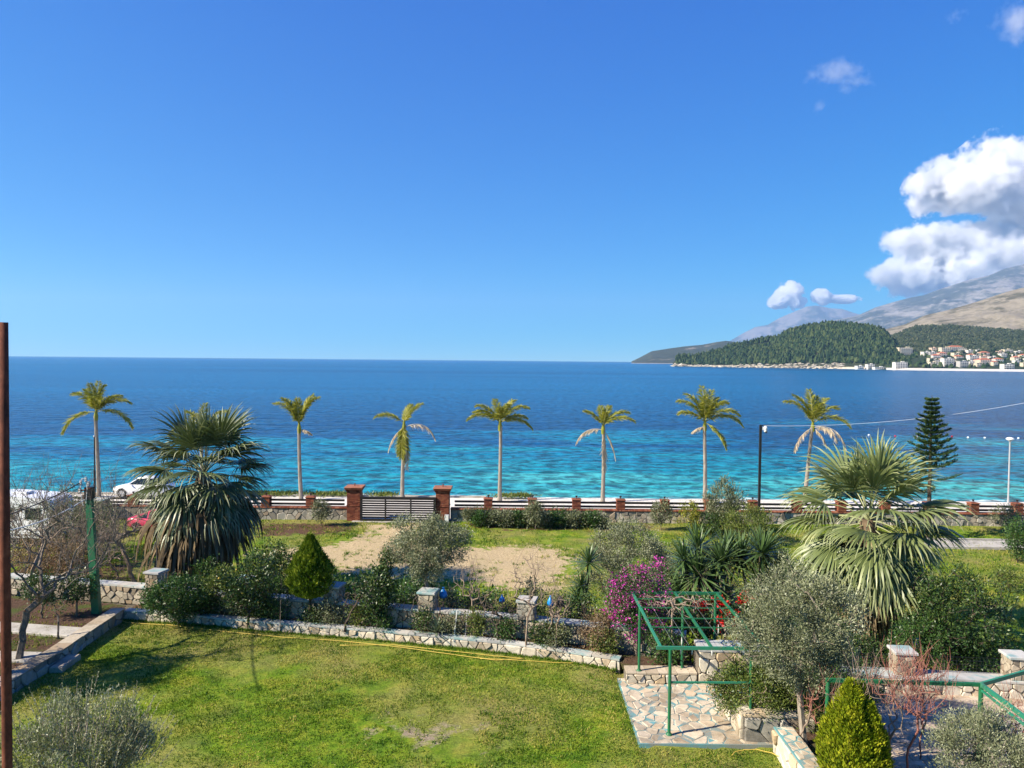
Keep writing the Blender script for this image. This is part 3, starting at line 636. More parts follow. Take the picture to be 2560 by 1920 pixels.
def stone_wall(name, label, cat, pts, z0, z1, thick, size, mat, mort, capl=.6, capo=.05, capt=.07, capmat_=M_CAP, gap=.015, proud=.042, urange=None, group=None, caps=True):
    pl = Poly(pts); z0f = z0 if callable(z0) else (lambda u: z0); z1f = z1 if callable(z1) else (lambda u: z1)
    th = thing(name, label, cat, (*pl.p[0], z0f(0)), group); a, b = pl.offs(-.01), pl.offs(-thick); g = G(); n = len(pl.p)
    for i in range(n - 1):
        A, B, C, D = a[i], a[i + 1], b[i + 1], b[i]; u0, u1 = pl.L[i], pl.L[i + 1]
        V = [(*A, z0f(u0) - .3), (*B, z0f(u1) - .3), (*C, z0f(u1) - .3), (*D, z0f(u0) - .3), (*A, z1f(u0)), (*B, z1f(u1)), (*C, z1f(u1)), (*D, z1f(u0))]
        Fc = [(0, 1, 5, 4), (4, 5, 6, 7), (2, 3, 7, 6)] + ([(3, 0, 4, 7)] if i == 0 else []) + ([(1, 2, 6, 5)] if i == n - 2 else []); g.add(V, Fc)
    g.obj('mortar_core', mort, th)
    ua, ub_ = urange or (0, pl.L[-1]); w = ub_ - ua; hh = np.mean([z1f(u) - z0f(u) for u in np.linspace(ua, ub_, 9)])
    cells = vcells(w, 1.0 * hh, size[0], size[1], WR)
    def mp(u, v, d):
        q = pl.at(ua + u, d); a_, b_ = z0f(ua + u), z1f(ua + u); return (*q, a_ + (b_ - a_) * v / hh)
    lay('stone', cells, mp, gap, proud, WR, mat, th)
    if caps:
        u = 0.0
        while u < pl.L[-1] - .05:
            l = min(capl * WR.uniform(.7, 1.3), pl.L[-1] - u)
            if pl.L[-1] - u - l < .15: l = pl.L[-1] - u
            e0, e1 = capo + WR.uniform(-.015, .02), -thick - .02; zj = WR.uniform(0, .012); P = []
            for uu, e in ((u + .006, e0), (u + l - .006, e0 + WR.uniform(-.02, .02)), (u + l - .006, e1), (u + .006, e1)): P.append((*pl.at(uu, e), z1f(uu)))
            P = np.array(P); g = G(); g.add(np.concatenate([P + [0, 0, .004], P + [0, 0, capt + zj]]), [(3, 2, 1, 0), (4, 5, 6, 7), (0, 1, 5, 4), (1, 2, 6, 5), (2, 3, 7, 6), (3, 0, 4, 7)], WR.random()); g.obj('capstone', capmat_, th); u += l
    return th, pl
def stone_pillar(label, c, w, z0, z1, rz=0.0, mat=M_LIME, sz=(.22, .17), group='stone pillars on the garden wall', cap=.10):
    th = thing('stone_pillar', label, 'pillar', (*c, z0), group); g = G(); g.box((*c, (z0 + z1) / 2), (w - .03, w - .03, z1 - z0), rz); g.obj('mortar_core', M_MORT, th)
    for k in (-1, 0, 1):        # front, left and right faces
        an = rz + k * math.pi / 2; nrm = np.array([math.sin(an), -math.cos(an)]); tg = np.array([math.cos(an), math.sin(an)])
        cells = vcells(w - .02, z1 - z0, sz[0], sz[1], WR, jit=.3)
        lay('stone', cells, lambda u, v, d: (*(np.asarray(c) + tg * (u - w / 2 + .01) + nrm * (w / 2 - .015 + d)), z0 + v), .012, .02, WR, mat, th)
    g = G(); g.box((*c, z1 + .045), (w + .10, w + .10, .085), rz, WR.random(), .012); g.obj('capstone', M_CAP, th); return th

# ------------------------------------------------------------------ garden walls
FRONT = [(-15.15, 29.9), (-12.67, 29.5), (-10.2, 28.95), (-4.68, 27.9), (.06, 26.8), (2.63, 25.85), (3.7, 25.45)]
FW, FPL = stone_wall('planter_wall', 'low white limestone wall edging the lawn in front of the planting bed', 'wall', FRONT, .74, 1.08, .28, (.32, .17), M_LIME, M_MORTL, .7, .04, .06)
MID = [(-24, 32.7), (-15.7, 31.0), (-1.8, 27.95), (.42, 27.45), (5.3, 26.1), (6.0, 25.9)]
MW, MPL = stone_wall('garden_wall', 'rubble stone garden wall with grey capstones behind the planting bed', 'wall', MID, 1.05, 1.74, .42, (.33, .24), M_MIDST, M_MORT, .75, .05, .07)
SIDE = [(-15.15, 29.9), (-15.05, 25.5), (-15.25, 22.0), (-15.4, 16.0)]
SIDE = SIDE[::-1]
stone_wall('retaining_wall', 'dark shaded stone retaining wall along the left side of the lawn', 'wall', [(q[0] + .0, q[1]) for q in SIDE], .72, 1.18, .45, (.34, .2), M_GREYST, M_MORT, .6, .05, .05, M_MIDST)
g = G(); g.box((-14.78, 25.3, .86), (.42, 1.15, .22), R(2), .4, .03); tag(g.obj('stone_step', M_MIDST), 'small pale stone step against the left retaining wall', 'step')
for i, (px, py) in enumerate([(395, 1474), (610, 1490), (836, 1513), (1074, 1530), (1323, 1558)]):
    x = [-14.35, -10.55, -6.75, -3.05, .62][i]; c = (x, float(ymid(x)) + .22)
    stone_pillar(['stone pillar with slate cap beside the big shaggy fan palm', 'stone pillar on the garden wall half hidden by the lemon bushes', 'shaded stone pillar on the garden wall right of the clipped cypress', 'pale stone pillar behind the trunk of the olive tree', 'grey faced stone pillar behind bare fruit branches'][i], c, .60, 1.80, 2.36 + .05 * (i > 2), R(-12), M_GREYST if i in (2, 4) else M_MIDST)
# right side: raised stone block, low bench wall, right-hand wall with two pillars
stone_wall('bench_wall', 'low stone bench wall at the back of the paved terrace', 'wall', [(3.75, 24.35), (6.02, 24.35)], .78, 1.08, .55, (.36, .17), M_LIME, M_MORT, .35, .04, .05, M_FLAG)
stone_wall('stone_block_wall', 'tall squared stone wall with painted turquoise top at back of terrace', 'wall', [(6.05, 24.3), (8.1, 24.2)], .78, 1.86, .85, (.42, .30), M_LIME, M_MORT, .7, .04, .06)
stone_wall('terrace_wall', 'stone wall with turquoise painted ledge behind the right terrace', 'wall', [(8.3, 24.1), (12.4, 23.75), (19, 23.1), (30, 22.0)], .76, 1.27, .62, (.34, .2), M_LIME, M_MORT, .8, .06, .06)
stone_pillar('stone pillar on the turquoise ledge behind red bare twigs', (12.45, 24.1), .60, 1.32, 1.98, R(-5), M_MIDST)
stone_pillar('stone pillar with turquoise top at the far right of the ledge', (15.85, 23.8), .60, 1.32, 1.98, R(-5), M_MIDST)
stone_wall('corner_wall', 'short dark stone wall with white end under the terrace bush', 'wall', [(6.40, 20.62), (8.3, 20.55)], .70, 1.46, .40, (.30, .22), M_GREYST, M_MORT, .5, .03, .06, M_LIME)
stone_wall('corner_wall_return', 'white rendered end wall of the terrace bush bed', 'wall', [(6.36, 22.4), (6.36, 20.66)], .80, 1.46, .30, (.4, .3), M_LIME, M_MORTL, .5, .02, .06, M_LIME)
th, pl = stone_wall('sloping_parapet', 'broad white parapet wall topped with blue jointed crazy paving', 'wall', [(7.06, 20.2), (7.10, 14.5)], .70, 1.36, .46, (.4, .3), M_LIME, M_MORTL, caps=False)
g = G(); g.box((7.33, 17.35, 1.375), (.50, 5.75, .04), R(.4)); g.obj('grout_bed', M_GROUT, th)
lay('paving_stone', vcells(.48, 5.7, .26, .26, WR), lambda u, v, d: (7.10 + u, 14.5 + v, 1.395 + d), .022, .008, WR, M_FLAG, th)
# terrace of crazy paving -----------------------------------------------------------
g = G(); g.box((6.0, 22.6, .60), (4.95, 4.3, .36));  terrace = structure(g.obj('terrace', M_GROUT))
lay('paving_stone', vcells(4.9, 4.25, .33, .27, WR), lambda u, v, d: (3.54 + u, 20.48 + v, .782 + d), .016, .008, WR, M_FLAG, terrace)
# left bed, planter bed and right bed soil
def sheet(name, pts, z, mat, n=14, m=6, amp=.05):
    (a, b, c, d) = [np.array(q, float) for q in pts]; g = G(); V = []
    for j in range(m + 1):
        for i in range(n + 1):
            s, t = i / n, j / m; q = (a * (1 - s) + b * s) * (1 - t) + (d * (1 - s) + c * s) * t; V.append((q[0], q[1], z + (fbm(q[0] * 1.3, q[1] * 1.3, 17) - .5) * amp * 2))
    g.add(V, [(j * (n + 1) + i, j * (n + 1) + i + 1, j * (n + 1) + n + 2 + i, j * (n + 1) + n + 1 + i) for j in range(m) for i in range(n)]); return structure(g.obj(name, mat, None, True))
for i in range(len(FRONT) - 1):
    a, b = FRONT[i], FRONT[i + 1]; sheet('planting_bed', [(a[0], a[1] + .28), (b[0], b[1] + .28), (b[0] + .1, float(ymid(b[0])) + .1), (a[0], float(ymid(a[0])) + .1)], 1.05, M_SOIL)
sheet('planting_bed', [(3.7, 24.8), (6.1, 24.8), (6.1, 25.6), (3.7, 26.1)], 1.04, M_SOIL)
sheet('side_bed', [(-60, 12), (-15.35, 12), (-15.3, 30.45), (-60, 40)], 1.14, M_SOIL, 60, 40, .06)
sheet('tree_bed', [(7.5, 13.5), (9.4, 13.5), (9.4, 20.9), (7.5, 20.6)], 1.12, M_SOIL, 12, 24, .06)
g = G(); g.box((-21.0, 28.2, 1.13), (11.5, .85, .16), R(-9), .5, .02); structure(g.obj('stone_path', M_CONC)); g = G(); g.box((-18.4, 25.15, 1.13), (5.6, .8, .16), R(-3), .5, .02); structure(g.obj('stone_path', M_CONC))
# right terrace of concrete pavers
M_PAVE = stonemat('terrace_paver', [(0, (.46, .35, .25)), (.5, (.56, .44, .32)), (1, (.64, .53, .40))], 8)
g = G(); g.box((14.6, 18.6, .66), (10.3, 10.4, .25)); rt = structure(g.obj('right_terrace', M_MORT)); rest = G(); k = 0
for j in range(44):
    for i in range(22):
        x, y = 9.55 + i * .47 + (.235 if j % 2 else 0), 23.62 - (j + .5) * .235
        q = G() if (k < 300 and y > 17.2) else rest; q.box((x + .235, y, .802), (.455, .222, .05), 0, WR.random(), .006)
        if q is not rest: q.obj('paver', M_PAVE, rt); k += 1
stuff(rest.obj('paver_rest', M_PAVE, rt))

# ================================================================== boundary wall, gate, railings
FY = 52.6
def brickbox(g, cx, cy, w, z0, z1, ch=.075, bl=.22, r=WR):
    n = max(1, int(round((z1 - z0) / ch))); ch = (z1 - z0) / n
    for j in range(n):
        for k in range(4):
            an = k * math.pi / 2; tg = np.array([math.cos(an), math.sin(an)]); nr = np.array([tg[1], -tg[0]]); u = -w / 2 + (bl / 2 if j % 2 else 0) - (bl if j % 2 else 0)
            while u < w / 2 - .02:
                a, b = max(u, -w / 2), min(u + bl, w / 2); u += bl
                if b - a < .04: continue
                p = np.array([cx, cy]) + tg * (a + b) / 2 + nr * (w / 2 - .05); g.box((*p, z0 + (j + .5) * ch), (b - a - .012, .1 + r.uniform(0, .012), ch - .014), an, r.random())
PB = G(); brickbox(PB, 0, 0, .56, 0, .64, .08); PB = PB.mesh('post_bricks')
PC = G(); PC.box((0, 0, .31), (.51, .51, .62)); PC = PC.mesh('post_core')
PT = G(); PT.box((0, 0, .665), (.66, .66, .05), 0, .6, .012); PT.box((0, 0, .70), (.5, .5, .03), 0, .3, .008); PT = PT.mesh('post_cap')
PL = G(); PL.lathe((0, 0, .70), [(.05, 0), (.05, .03), (.018, .04), (.018, .08), (.05, .09), (.085, .19), (.09, .20), (.02, .22)], 8); PL = PL.mesh('post_lantern')
def railing_wall(label, posts, xa, xb, lanterns=True):
    th, pl = stone_wall('boundary_wall', label, 'wall', [(xa, FY), (xb, FY)], -.05, .78, .42, (.36, .24), M_GREYST, M_MORTL, caps=False, gap=.02, proud=.03, urange=(max(0, -34 - xa), min(xb - xa, 37 - xa)))
    g = G(); u = xa
    while u < xb - .03:
        if -36 < u < 38: g.box((u + .05, FY + .17, .835), (.094, .52, .10), 0, WR.random(), .01)
        u += .1
    stuff(g.obj('brick_coping', M_TILE, th))
    for x in posts:
        M_ = Matrix.Translation((x, FY + .19, .885)); c = put('brick_post', PC, M_MORT, th, M_)
        for nm, me, mt in (('brickwork', PB, M_BRICK), ('cap', PT, M_TILE), ('lantern', PL, M_BLACK)):
            q = put(nm, me, mt, c); q.matrix_basis = M_; q.matrix_parent_inverse = Matrix.Translation(Vector((-x, -FY - .19, -.885)))
            if nm == 'brickwork': stuff(q)
    allx = sorted([xa] + list(posts) + [xb])
    for a, b in zip(allx, allx[1:]):
        if b - a < .6: continue
        for z in (1.32, 1.05):
            g = G(); g.box(((a + b) / 2, FY + .19, z), (b - a - .54, .05, .15), 0, .5, .008); g.obj('rail', M_BLACK, th)
PR = [-1.56 + 3.04 * i for i in range(14)]; PLX = [-13.8 - 3.06 * i for i in range(7)]
railing_wall('stone boundary wall with brick posts and black rails, right of the gate', PR, -4.15, 42)
railing_wall('stone boundary wall with brick posts and black rails, left of the gate', PLX, -36, -11.2)
def gate_pillar(x, label):
    th = thing('gate_pillar', label, 'pillar', (x, FY + .1, 0), 'brick gate pillars'); g = G(); g.box((x, FY + .1, 1.0), (.82, .82, 2.0)); g.obj('core', M_MORT, th)
    g = G(); brickbox(g, x, FY + .1, .90, 0, 1.02); brickbox(g, x, FY + .1, .96, 1.02, 1.09); brickbox(g, x, FY + .1, .90, 1.09, 1.98); stuff(g.obj('brickwork', M_BRICK, th))
    g = G()
    for i, w in enumerate((.96, 1.04, 1.12, 1.2)): brickbox(g, x, FY + .1, w, 1.98 + .07 * i, 2.05 + .07 * i, .07)
    stuff(g.obj('corbelled_head', M_BRICK, th)); g = G(); g.box((x, FY + .1, 2.30), (1.26, 1.26, .07), 0, .8, .02); g.box((x, FY + .1, 2.12), (.9, .9, .28)); g.obj('cap', M_TILE, th)
    g = G(); g.lathe((x, FY + .1, 2.335), [(.07, 0), (.03, .02), (.02, .1), (.06, .13), (.06, .17), (.02, .19)], 8); g.obj('lamp_stub', M_RUST, th)
gate_pillar(-10.75, 'red brick gate pillar on the hinge side beside the dug soil'); gate_pillar(-4.68, 'red brick gate pillar beside the grey meter box')
th = thing('sliding_gate', 'black metal gate of horizontal slats between brick pillars', 'gate', (-7.7, FY - .05, 0))
X0, X1, GY = -10.28, -5.12, FY - .42
for nm, x, w in (('frame_stile', X0 + .08, .16), ('frame_stile', X1 - .08, .16), ('frame_post', X0 + (X1 - X0) * .335, .10), ('frame_post', X0 + (X1 - X0) * .67, .10)):
    g = G(); g.box((x, GY, .86), (w, .08, 1.6), 0, .5, .008); g.obj(nm, M_BLACK, th)
g = G(); g.box(((X0 + X1) / 2, GY - .005, 1.60), (X1 - X0, .09, .20), 0, .5, .01); g.obj('top_rail', M_BLACK, th); g = G(); g.box(((X0 + X1) / 2, GY - .005, .12), (X1 - X0, .09, .16), 0, .5, .01); g.obj('bottom_rail', M_BLACK, th)
for i in range(8):
    g = G(); g.box(((X0 + X1) / 2, GY + .055, .285 + i * .158), (X1 - X0 - .1, .03, .118), 0, .5, .006); g.obj('slat', M_BLACK, th)
for x in (X0 + .6, X1 - .6):
    g = G(); g.tube([(x, GY - .03, .06), (x, GY + .03, .06)], .06, 10); g.obj('wheel', M_GREYP, th)
g = G(); g.box((-7.7, FY - .45, .01), (6.2, .5, .05)); structure(g.obj('gate_threshold', M_CONC))
th = thing('meter_box', 'small grey metal box at the foot of the gate pillar', 'box', (-4.35, FY - .55, 0)); g = G(); g.box((-4.35, FY - .55, .28), (.30, .24, .52), 0, .5, .02); g.obj('casing', M_GREYP, th); g = G(); g.box((-4.35, FY - .68, .30), (.24, .02, .40), 0, .5, .005); g.obj('door', M_WHITE, th)
stone_pillar('grey stone pillar with flat slab cap in the left boundary wall', (-28.1, FY - .5), 1.1, -.02, 1.30, 0, M_GREYST, (.3, .2), None)
# concrete path on the right
g = G(); g.box((34, 46.9, .03), (22, 1.9, .07), R(-1), .5, .015); structure(g.obj('concrete_path', M_CONC)); g = G(); g.box((34, 48.0, .06), (22, .18, .16), R(-1)); g.box((34, 45.85, .06), (22, .16, .16), R(-1)); structure(g.obj('path_kerb', M_CONC))
# ================================================================== plants: generators
def skeleton(base, fork, cc, cr, nt, r, lobes=.3, inner=.35, wob=.06, up=0.0, seg=.35, zmin=None):
    base, fork, cc, cr = [np.asarray(q, float) for q in (base, fork, cc, cr)]
    nodes = [base - [0, 0, .15]]; par = [-1]; nt0 = 5
    for i in range(1, nt0 + 1):
        t = i / nt0; nodes.append(base + (fork - base) * t + r.normal(0, wob * .4, 3) * [1, 1, 0] * math.sin(math.pi * t)); par.append(len(nodes) - 2)
    d = r.normal(size=(nt, 3)); d /= np.linalg.norm(d, axis=1)[:, None]; d[:, 2] += up
    lob = 1 + lobes * 2 * (fbm(d[:, 0] * 1.7 + 3, d[:, 1] * 1.7 + d[:, 2] * 1.7 + 9, int(r.integers(99)), 2) - .5)
    T = cc + cr * d * ((inner + (1 - inner) * r.random(nt) ** .6) * lob)[:, None]
    if zmin is not None: T[:, 2] = np.maximum(T[:, 2], zmin)
    T = T[np.argsort(np.linalg.norm(T - fork, axis=1))]; tips = []; A = np.zeros((nt * 14 + 60, 3)); A[:len(nodes)] = nodes; n = len(nodes); sd = np.zeros(len(A)); par = list(par)
    for k in range(1, n): sd[k] = sd[k - 1] + .2
    for t in T:
        lo = min(nt0 - 1, n - 1); dist = np.linalg.norm(A[lo:n] - t, axis=1) + .25 * sd[lo:n]; j = lo + int(np.argmin(dist)); a = A[j].copy(); D = t - a; L = np.linalg.norm(D); m = max(2, min(8, int(L / seg)))
        prev = j
        for q in range(1, m + 1):
            s = q / m; p = a + D * s + np.array([0, 0, .10 * L * math.sin(math.pi * s)]) + (r.normal(0, wob, 3) if q < m else 0)
            A[n] = p; sd[n] = sd[prev] + L / m; par.append(prev); prev = n; n += 1
        tips.append(prev)
    return A[:n], par, tips
def limbs(g, A, par, tips, rt, rtrunk, pw=.5, k=5):
    n = len(A); cnt = np.zeros(n)
    for t in tips: cnt[t] += 1
    for i in range(n - 1, 0, -1):
        if par[i] >= 0: cnt[par[i]] += cnt[i]
    rad = rt * np.maximum(cnt, 1) ** pw; rad *= np.where(rad > 0, 1, 1); sc = rtrunk / max(rad[1], 1e-6)
    rad = np.where(cnt > 3, rad * (1 + (sc - 1) * np.clip((cnt - 3) / max(cnt.max() - 3, 1), 0, 1)), rad); rad[0] *= 1.25
    I = np.arange(1, n); P0 = A[[par[i] for i in I]]; P1 = A[I]; R0 = rad[[par[i] for i in I]]; R1 = rad[I]
    same = R0 > R1 * 1.9; R0 = np.where(same & (I > 5), R1 * 1.15, R0)
    D = P1 - P0; D /= np.linalg.norm(D, axis=1)[:, None] + 1e-9; ref = np.where(np.abs(D[:, 2:3]) < .95, np.array([[0, 0, 1.0]]), np.array([[0, 1.0, 0]]))
    S = np.cross(D, ref); S /= np.linalg.norm(S, axis=1)[:, None] + 1e-9; B = np.cross(D, S); an = np.arange(k) * 2 * math.pi / k
    ring = lambda P, Rr: P[:, None] + Rr[:, None, None] * (np.cos(an)[None, :, None] * S[:, None] + np.sin(an)[None, :, None] * B[:, None])
    V = np.concatenate([ring(P0, R0), ring(P1, R1)], 1).reshape(-1, 3); o = np.arange(len(I))[:, None] * 2 * k; j = np.arange(k)
    Fq = np.stack([o + j, o + (j + 1) % k, o + k + (j + 1) % k, o + k + j], -1).reshape(-1, 4); g.add(V, Fq)
def tree(name, label, cat, base, fork, cc, cr, nt=160, leaf=(.10, .03), k=50, spread=.16, lm=None, bm=None, rt=.006, rtrunk=.09, seed=1, lobes=.3, inner=.35, up=.3, out=.6, group=None, upt=0.0, fruit=None, wob=.05, zmin=None, part='crown', flower=None):
    r = np.random.default_rng(seed); A, par, tips = skeleton(base, fork, cc, cr, nt, r, lobes, inner, wob, upt, zmin=zmin)
    th = thing(name, label, cat, base, group); g = G(); limbs(g, A, par, tips, rt, rtrunk); g.obj('trunk', bm or B_GREY, th)
    if lm is not None and k:
        T = np.repeat(A[tips], k, 0); pa = np.repeat(A[[par[t] for t in tips]], k, 0); s = r.random((len(T), 1)); P = T * s + pa * (1 - s) + r.normal(0, spread, (len(T), 3))
        D = r.normal(0, .7, (len(P), 3)) + out * (P - np.asarray(cc)) / np.asarray(cr) + [0, 0, up]; Nn = r.normal(size=(len(P), 3)) + [0, 0, .8]
        tw = np.repeat(r.normal(0, .14, len(tips)), k); rr = np.clip(r.normal(.45, .2, len(P)) + tw, 0, 1)
        g = G(); g.leaves(P, D, Nn, leaf[0] * r.uniform(.6, 1.25, len(P)), leaf[1] * r.uniform(.7, 1.3, len(P)), rr); g.obj(part, lm, th)
    if flower:
        fm, nf, kf, L, Wd, nm = flower; idx = r.choice(len(tips), nf); o = A[tips][idx] - np.asarray(cc); P0 = np.repeat(np.asarray(cc) + o * 1.06, kf, 0); P = P0 + r.normal(0, spread * .75, P0.shape)
        g = G(); g.leaves(P, r.normal(size=P.shape) + [0, -.2, .4], r.normal(size=P.shape), L * r.uniform(.7, 1.3, len(P)), Wd, r.random(len(P)), .5); g.obj(nm, fm, th)
    if fruit:
        fm, nf, fr = fruit
        for t in r.choice(tips, nf): q = G(); q.lathe(A[t] - [0, 0, fr], [(.01, -fr), (fr * .75, -fr * .6), (fr, 0), (fr * .7, fr * .65), (.01, fr * 1.1)], 7); q.obj('fruit', fm, th, True)
    return th
def shrub(name, label, base, rx, h, lm, seed=1, leaf=(.11, .04), nt=90, k=60, bm=None, cat='shrub', **kw):
    base = np.asarray(base, float); return tree(name, label, cat, base, base + [0, 0, h * .18], base + [0, 0, h * .56], (rx, rx, h * .46), nt, leaf, k, kw.pop('spread', .15), lm, bm or B_DARK, kw.pop('rt', .006), kw.pop('rtrunk', .04), seed, **kw)
def bare(name, label, base, fork, cc, cr, nt, seed, bm=B_TWIG, rt=.006, rtrunk=.07, cat='tree', shoots=0, shl=.8, group=None, wob=.06, rs=.006):
    r = np.random.default_rng(seed); A, par, tips = skeleton(base, fork, cc, cr, nt, r, .3, .3, wob, .25, .3); th = thing(name, label, cat, base, group)
    g = G(); limbs(g, A, par, tips, rt, rtrunk); g.obj('trunk', bm, th)
    if shoots:
        g = G(); idx = r.choice(np.arange(6, len(A)), shoots)
        for i in idx:
            d = unit(np.array([r.normal(0, .35), r.normal(0, .35), 1.0])); L = shl * r.uniform(.5, 1.2); b = r.normal(0, .06, 3)
            g.tube([A[i], A[i] + d * L * .5 + b, A[i] + d * L], [rs, rs * .8, rs * .4], 4, False)
        g.obj('shoots', bm, th)
    return th
def conifer(name, label, base, stem, prof, h, n, lm, seed, L=.16, Wd=.05, bm=B_DARK, rstem=.06, lump=.12, cat='tree', out=.55):
    r = np.random.default_rng(seed); base = np.asarray(base, float); th = thing(name, label, cat, base); g = G(); g.tube([base - [0, 0, .1], base + [.01, 0, stem * .6], base + [0, 0, stem + h * .5]], [rstem * 1.2, rstem, rstem * .4], 7); g.obj('trunk', bm, th)
    t = r.random(n) ** .9; a = r.uniform(0, 2 * math.pi, n); rad = np.interp(t, [p[0] for p in prof], [p[1] for p in prof])
    lp = fbm(a * 4.2, t * 12 - np.abs(a - 3) * .3, seed, 3); k = np.cos(a) * 0 + lp; rad = rad * (1 + lump * 2.6 * (k - .5)) * (1 - .45 * r.random(n) ** 2.2)
    P = base + np.stack([rad * np.cos(a), rad * np.sin(a), stem + t * h], -1); o = np.stack([np.cos(a), np.sin(a), 0 * a], -1)
    D = o * out + [0, 0, .9] + r.normal(0, .22, (n, 3)); Nn = o + r.normal(0, .5, (n, 3)); g = G()
    g.leaves(P, D, Nn, L * r.uniform(.6, 1.3, n), Wd * r.uniform(.7, 1.3, n), np.clip(.5 + (k - .5) * 1.3 + r.normal(0, .16, n), 0, 1)); g.obj('crown', lm, th); return th

# ------------------------------------------------------------------ fan palms
def fan_frond(el, Lp, Lb, r, droop, curl=.0, nseg=34, wid=1.0):
    g = G(); p = np.zeros(3); d = np.array([math.cos(el), 0, math.sin(el)]); pts = [p.copy()]
    for i in range(6): d = unit(d + np.array([0, 0, -.10 * Lp / 1.5 * (1 if el > -.6 else .3)])); p = p + d * Lp / 6; pts.append(p.copy())
    g.tube(pts, np.linspace(.035, .016, 7), 4, False, .75); s = np.array([0, 1.0, 0]); n = unit(np.cross(s, d)); n = -n if n[2] < 0 and el > -1.2 else n
    span = R(100); dphi = 2 * span / nseg; st = np.array([.02, .25, .45, .62, .8, 1.0]); V = []; Fc = []; rr = []
    for k in range(nseg):
        ph = -span + (k + .5) * dphi + r.normal(0, .02); L = Lb * (.70 + .30 * math.cos(ph * .8)) * r.uniform(.88, 1.08); dr = droop * r.uniform(.7, 1.4); c = r.random(); tw = r.normal(0, .25)
        dd = unit(d * math.cos(ph) + s * math.sin(ph) + n * (.20 * math.cos(ph * 1.5) + .1)); side0 = unit(-d * math.sin(ph) + s * math.cos(ph)); q = p.copy(); b0 = len(V); last = 0
        for i, t in enumerate(st):
            ds = (t - last) * L; last = t; dd = unit(dd + np.array([0, 0, -1.0]) * dr * ds * max(0, t - .22) * 2.2); q = q + dd * ds
            w = L * dphi * .56 * (t if t < .45 else .45 * (1 - (t - .45) / .55) ** .8 + .004) * wid; sg = .45 if k % 2 else -.45
            V += [q - side0 * w + n * w * sg, q + side0 * w - n * w * sg]; rr += [np.clip(.25 + .30 * t + .4 * (c - .5) + (.15 if t > .7 else 0), 0, 1)] * 2
            if i: Fc.append((b0 + 2 * i - 2, b0 + 2 * i - 1, b0 + 2 * i + 1, b0 + 2 * i))
    g.add(V, Fc, np.array(rr)); return g
def fan_palm(name, label, base, zc, lean, live, dead, lm, seed, Lp=1.5, Lb=1.6, rtrunk=.36, els=(88, -55), dz=(.5, 3.0), deadmat=L_FANDEAD, lmdead=1.0):
    r = np.random.default_rng(seed); base = np.asarray(base, float); th = thing(name, label, 'palm tree', base); top = base + [lean[0], lean[1], zc - base[2]]
    g = G(); k = 14; pts = [base - [0, 0, .2]] + [base + (top - base) * t for t in np.linspace(.02, 1, 12)]; g.tube(pts, [rtrunk * 1.25] + list(np.linspace(rtrunk * 1.1, rtrunk * .8, 12)), 12); g.obj('trunk', B_FAN, th)
    E = np.radians(np.linspace(els[0], els[1], 8)); lib = []
    for e in E: lib.append([fan_frond(e, Lp * (1 if e > 0 else .9), Lb, r, (.36 if e > .9 else .65 if e > .2 else .9)).mesh('frond', True) for _ in range(2)])
    for row in lib:
        for m in row: m.materials.append(lm)
    for i in range(live):
        t = (i + .5) / live; j = min(7, int(t ** .88 * 8)); az = i * R(137.5) + r.normal(0, .12); m = lib[j][i % 2]; sc = r.uniform(.85, 1.1) * (.82 if j == 0 else 1)
        put('frond', m, None, th, Matrix.Translation(Vector(top + [0, 0, -.55 * t + .12])) @ Matrix.Rotation(az, 4, 'Z') @ Matrix.Rotation(r.normal(0, .12), 4, 'X') @ Matrix.Scale(sc, 4))
    dl = [fan_frond(R(e), .7, Lb * 1.0, r, 2.0, nseg=22, wid=.8).mesh('dead_frond', True) for e in (-22, -42, -62, -76)]
    for m in dl: m.materials.append(deadmat)
    for i in range(dead):
        t = (i + .5) / dead; az = i * R(137.5) + r.normal(0, .2); m = dl[min(3, int(t * 3 + r.random() * 1.5))]; zt = top[2] - dz[0] - (dz[1] - dz[0]) * t; f = (zt - base[2]) / max(top[2] - base[2], .1); c = base + (top - base) * f
        put('dead_frond', m, None, th, Matrix.Translation(Vector((c[0], c[1], zt))) @ Matrix.Rotation(az, 4, 'Z') @ Matrix.Translation((rtrunk * .8, 0, 0)) @ Matrix.Scale(lmdead * r.uniform(.75, 1.15), 4))
    return th
pb = W(480, 1502, 0)
fan_palm('fan_palm', 'shaggy fan palm with a thick skirt of dead brown leaves behind the garden wall', (-15.0, 35.0, 0), 5.75, (.9, .2), 58, 90, L_FAND, 5, 1.7, 1.9, .42, (84, -32), (.4, 3.4), lmdead=1.3, deadmat=L_FANDEADD)
fan_palm('fan_palm', 'bushy silver green fan palm hiding the boundary wall on the right', (13.7, 29.4, 0), 5.1, (.05, 0), 62, 30, L_FAN, 8, 1.75, 2.05, .38, (80, -58), (.6, 2.2))

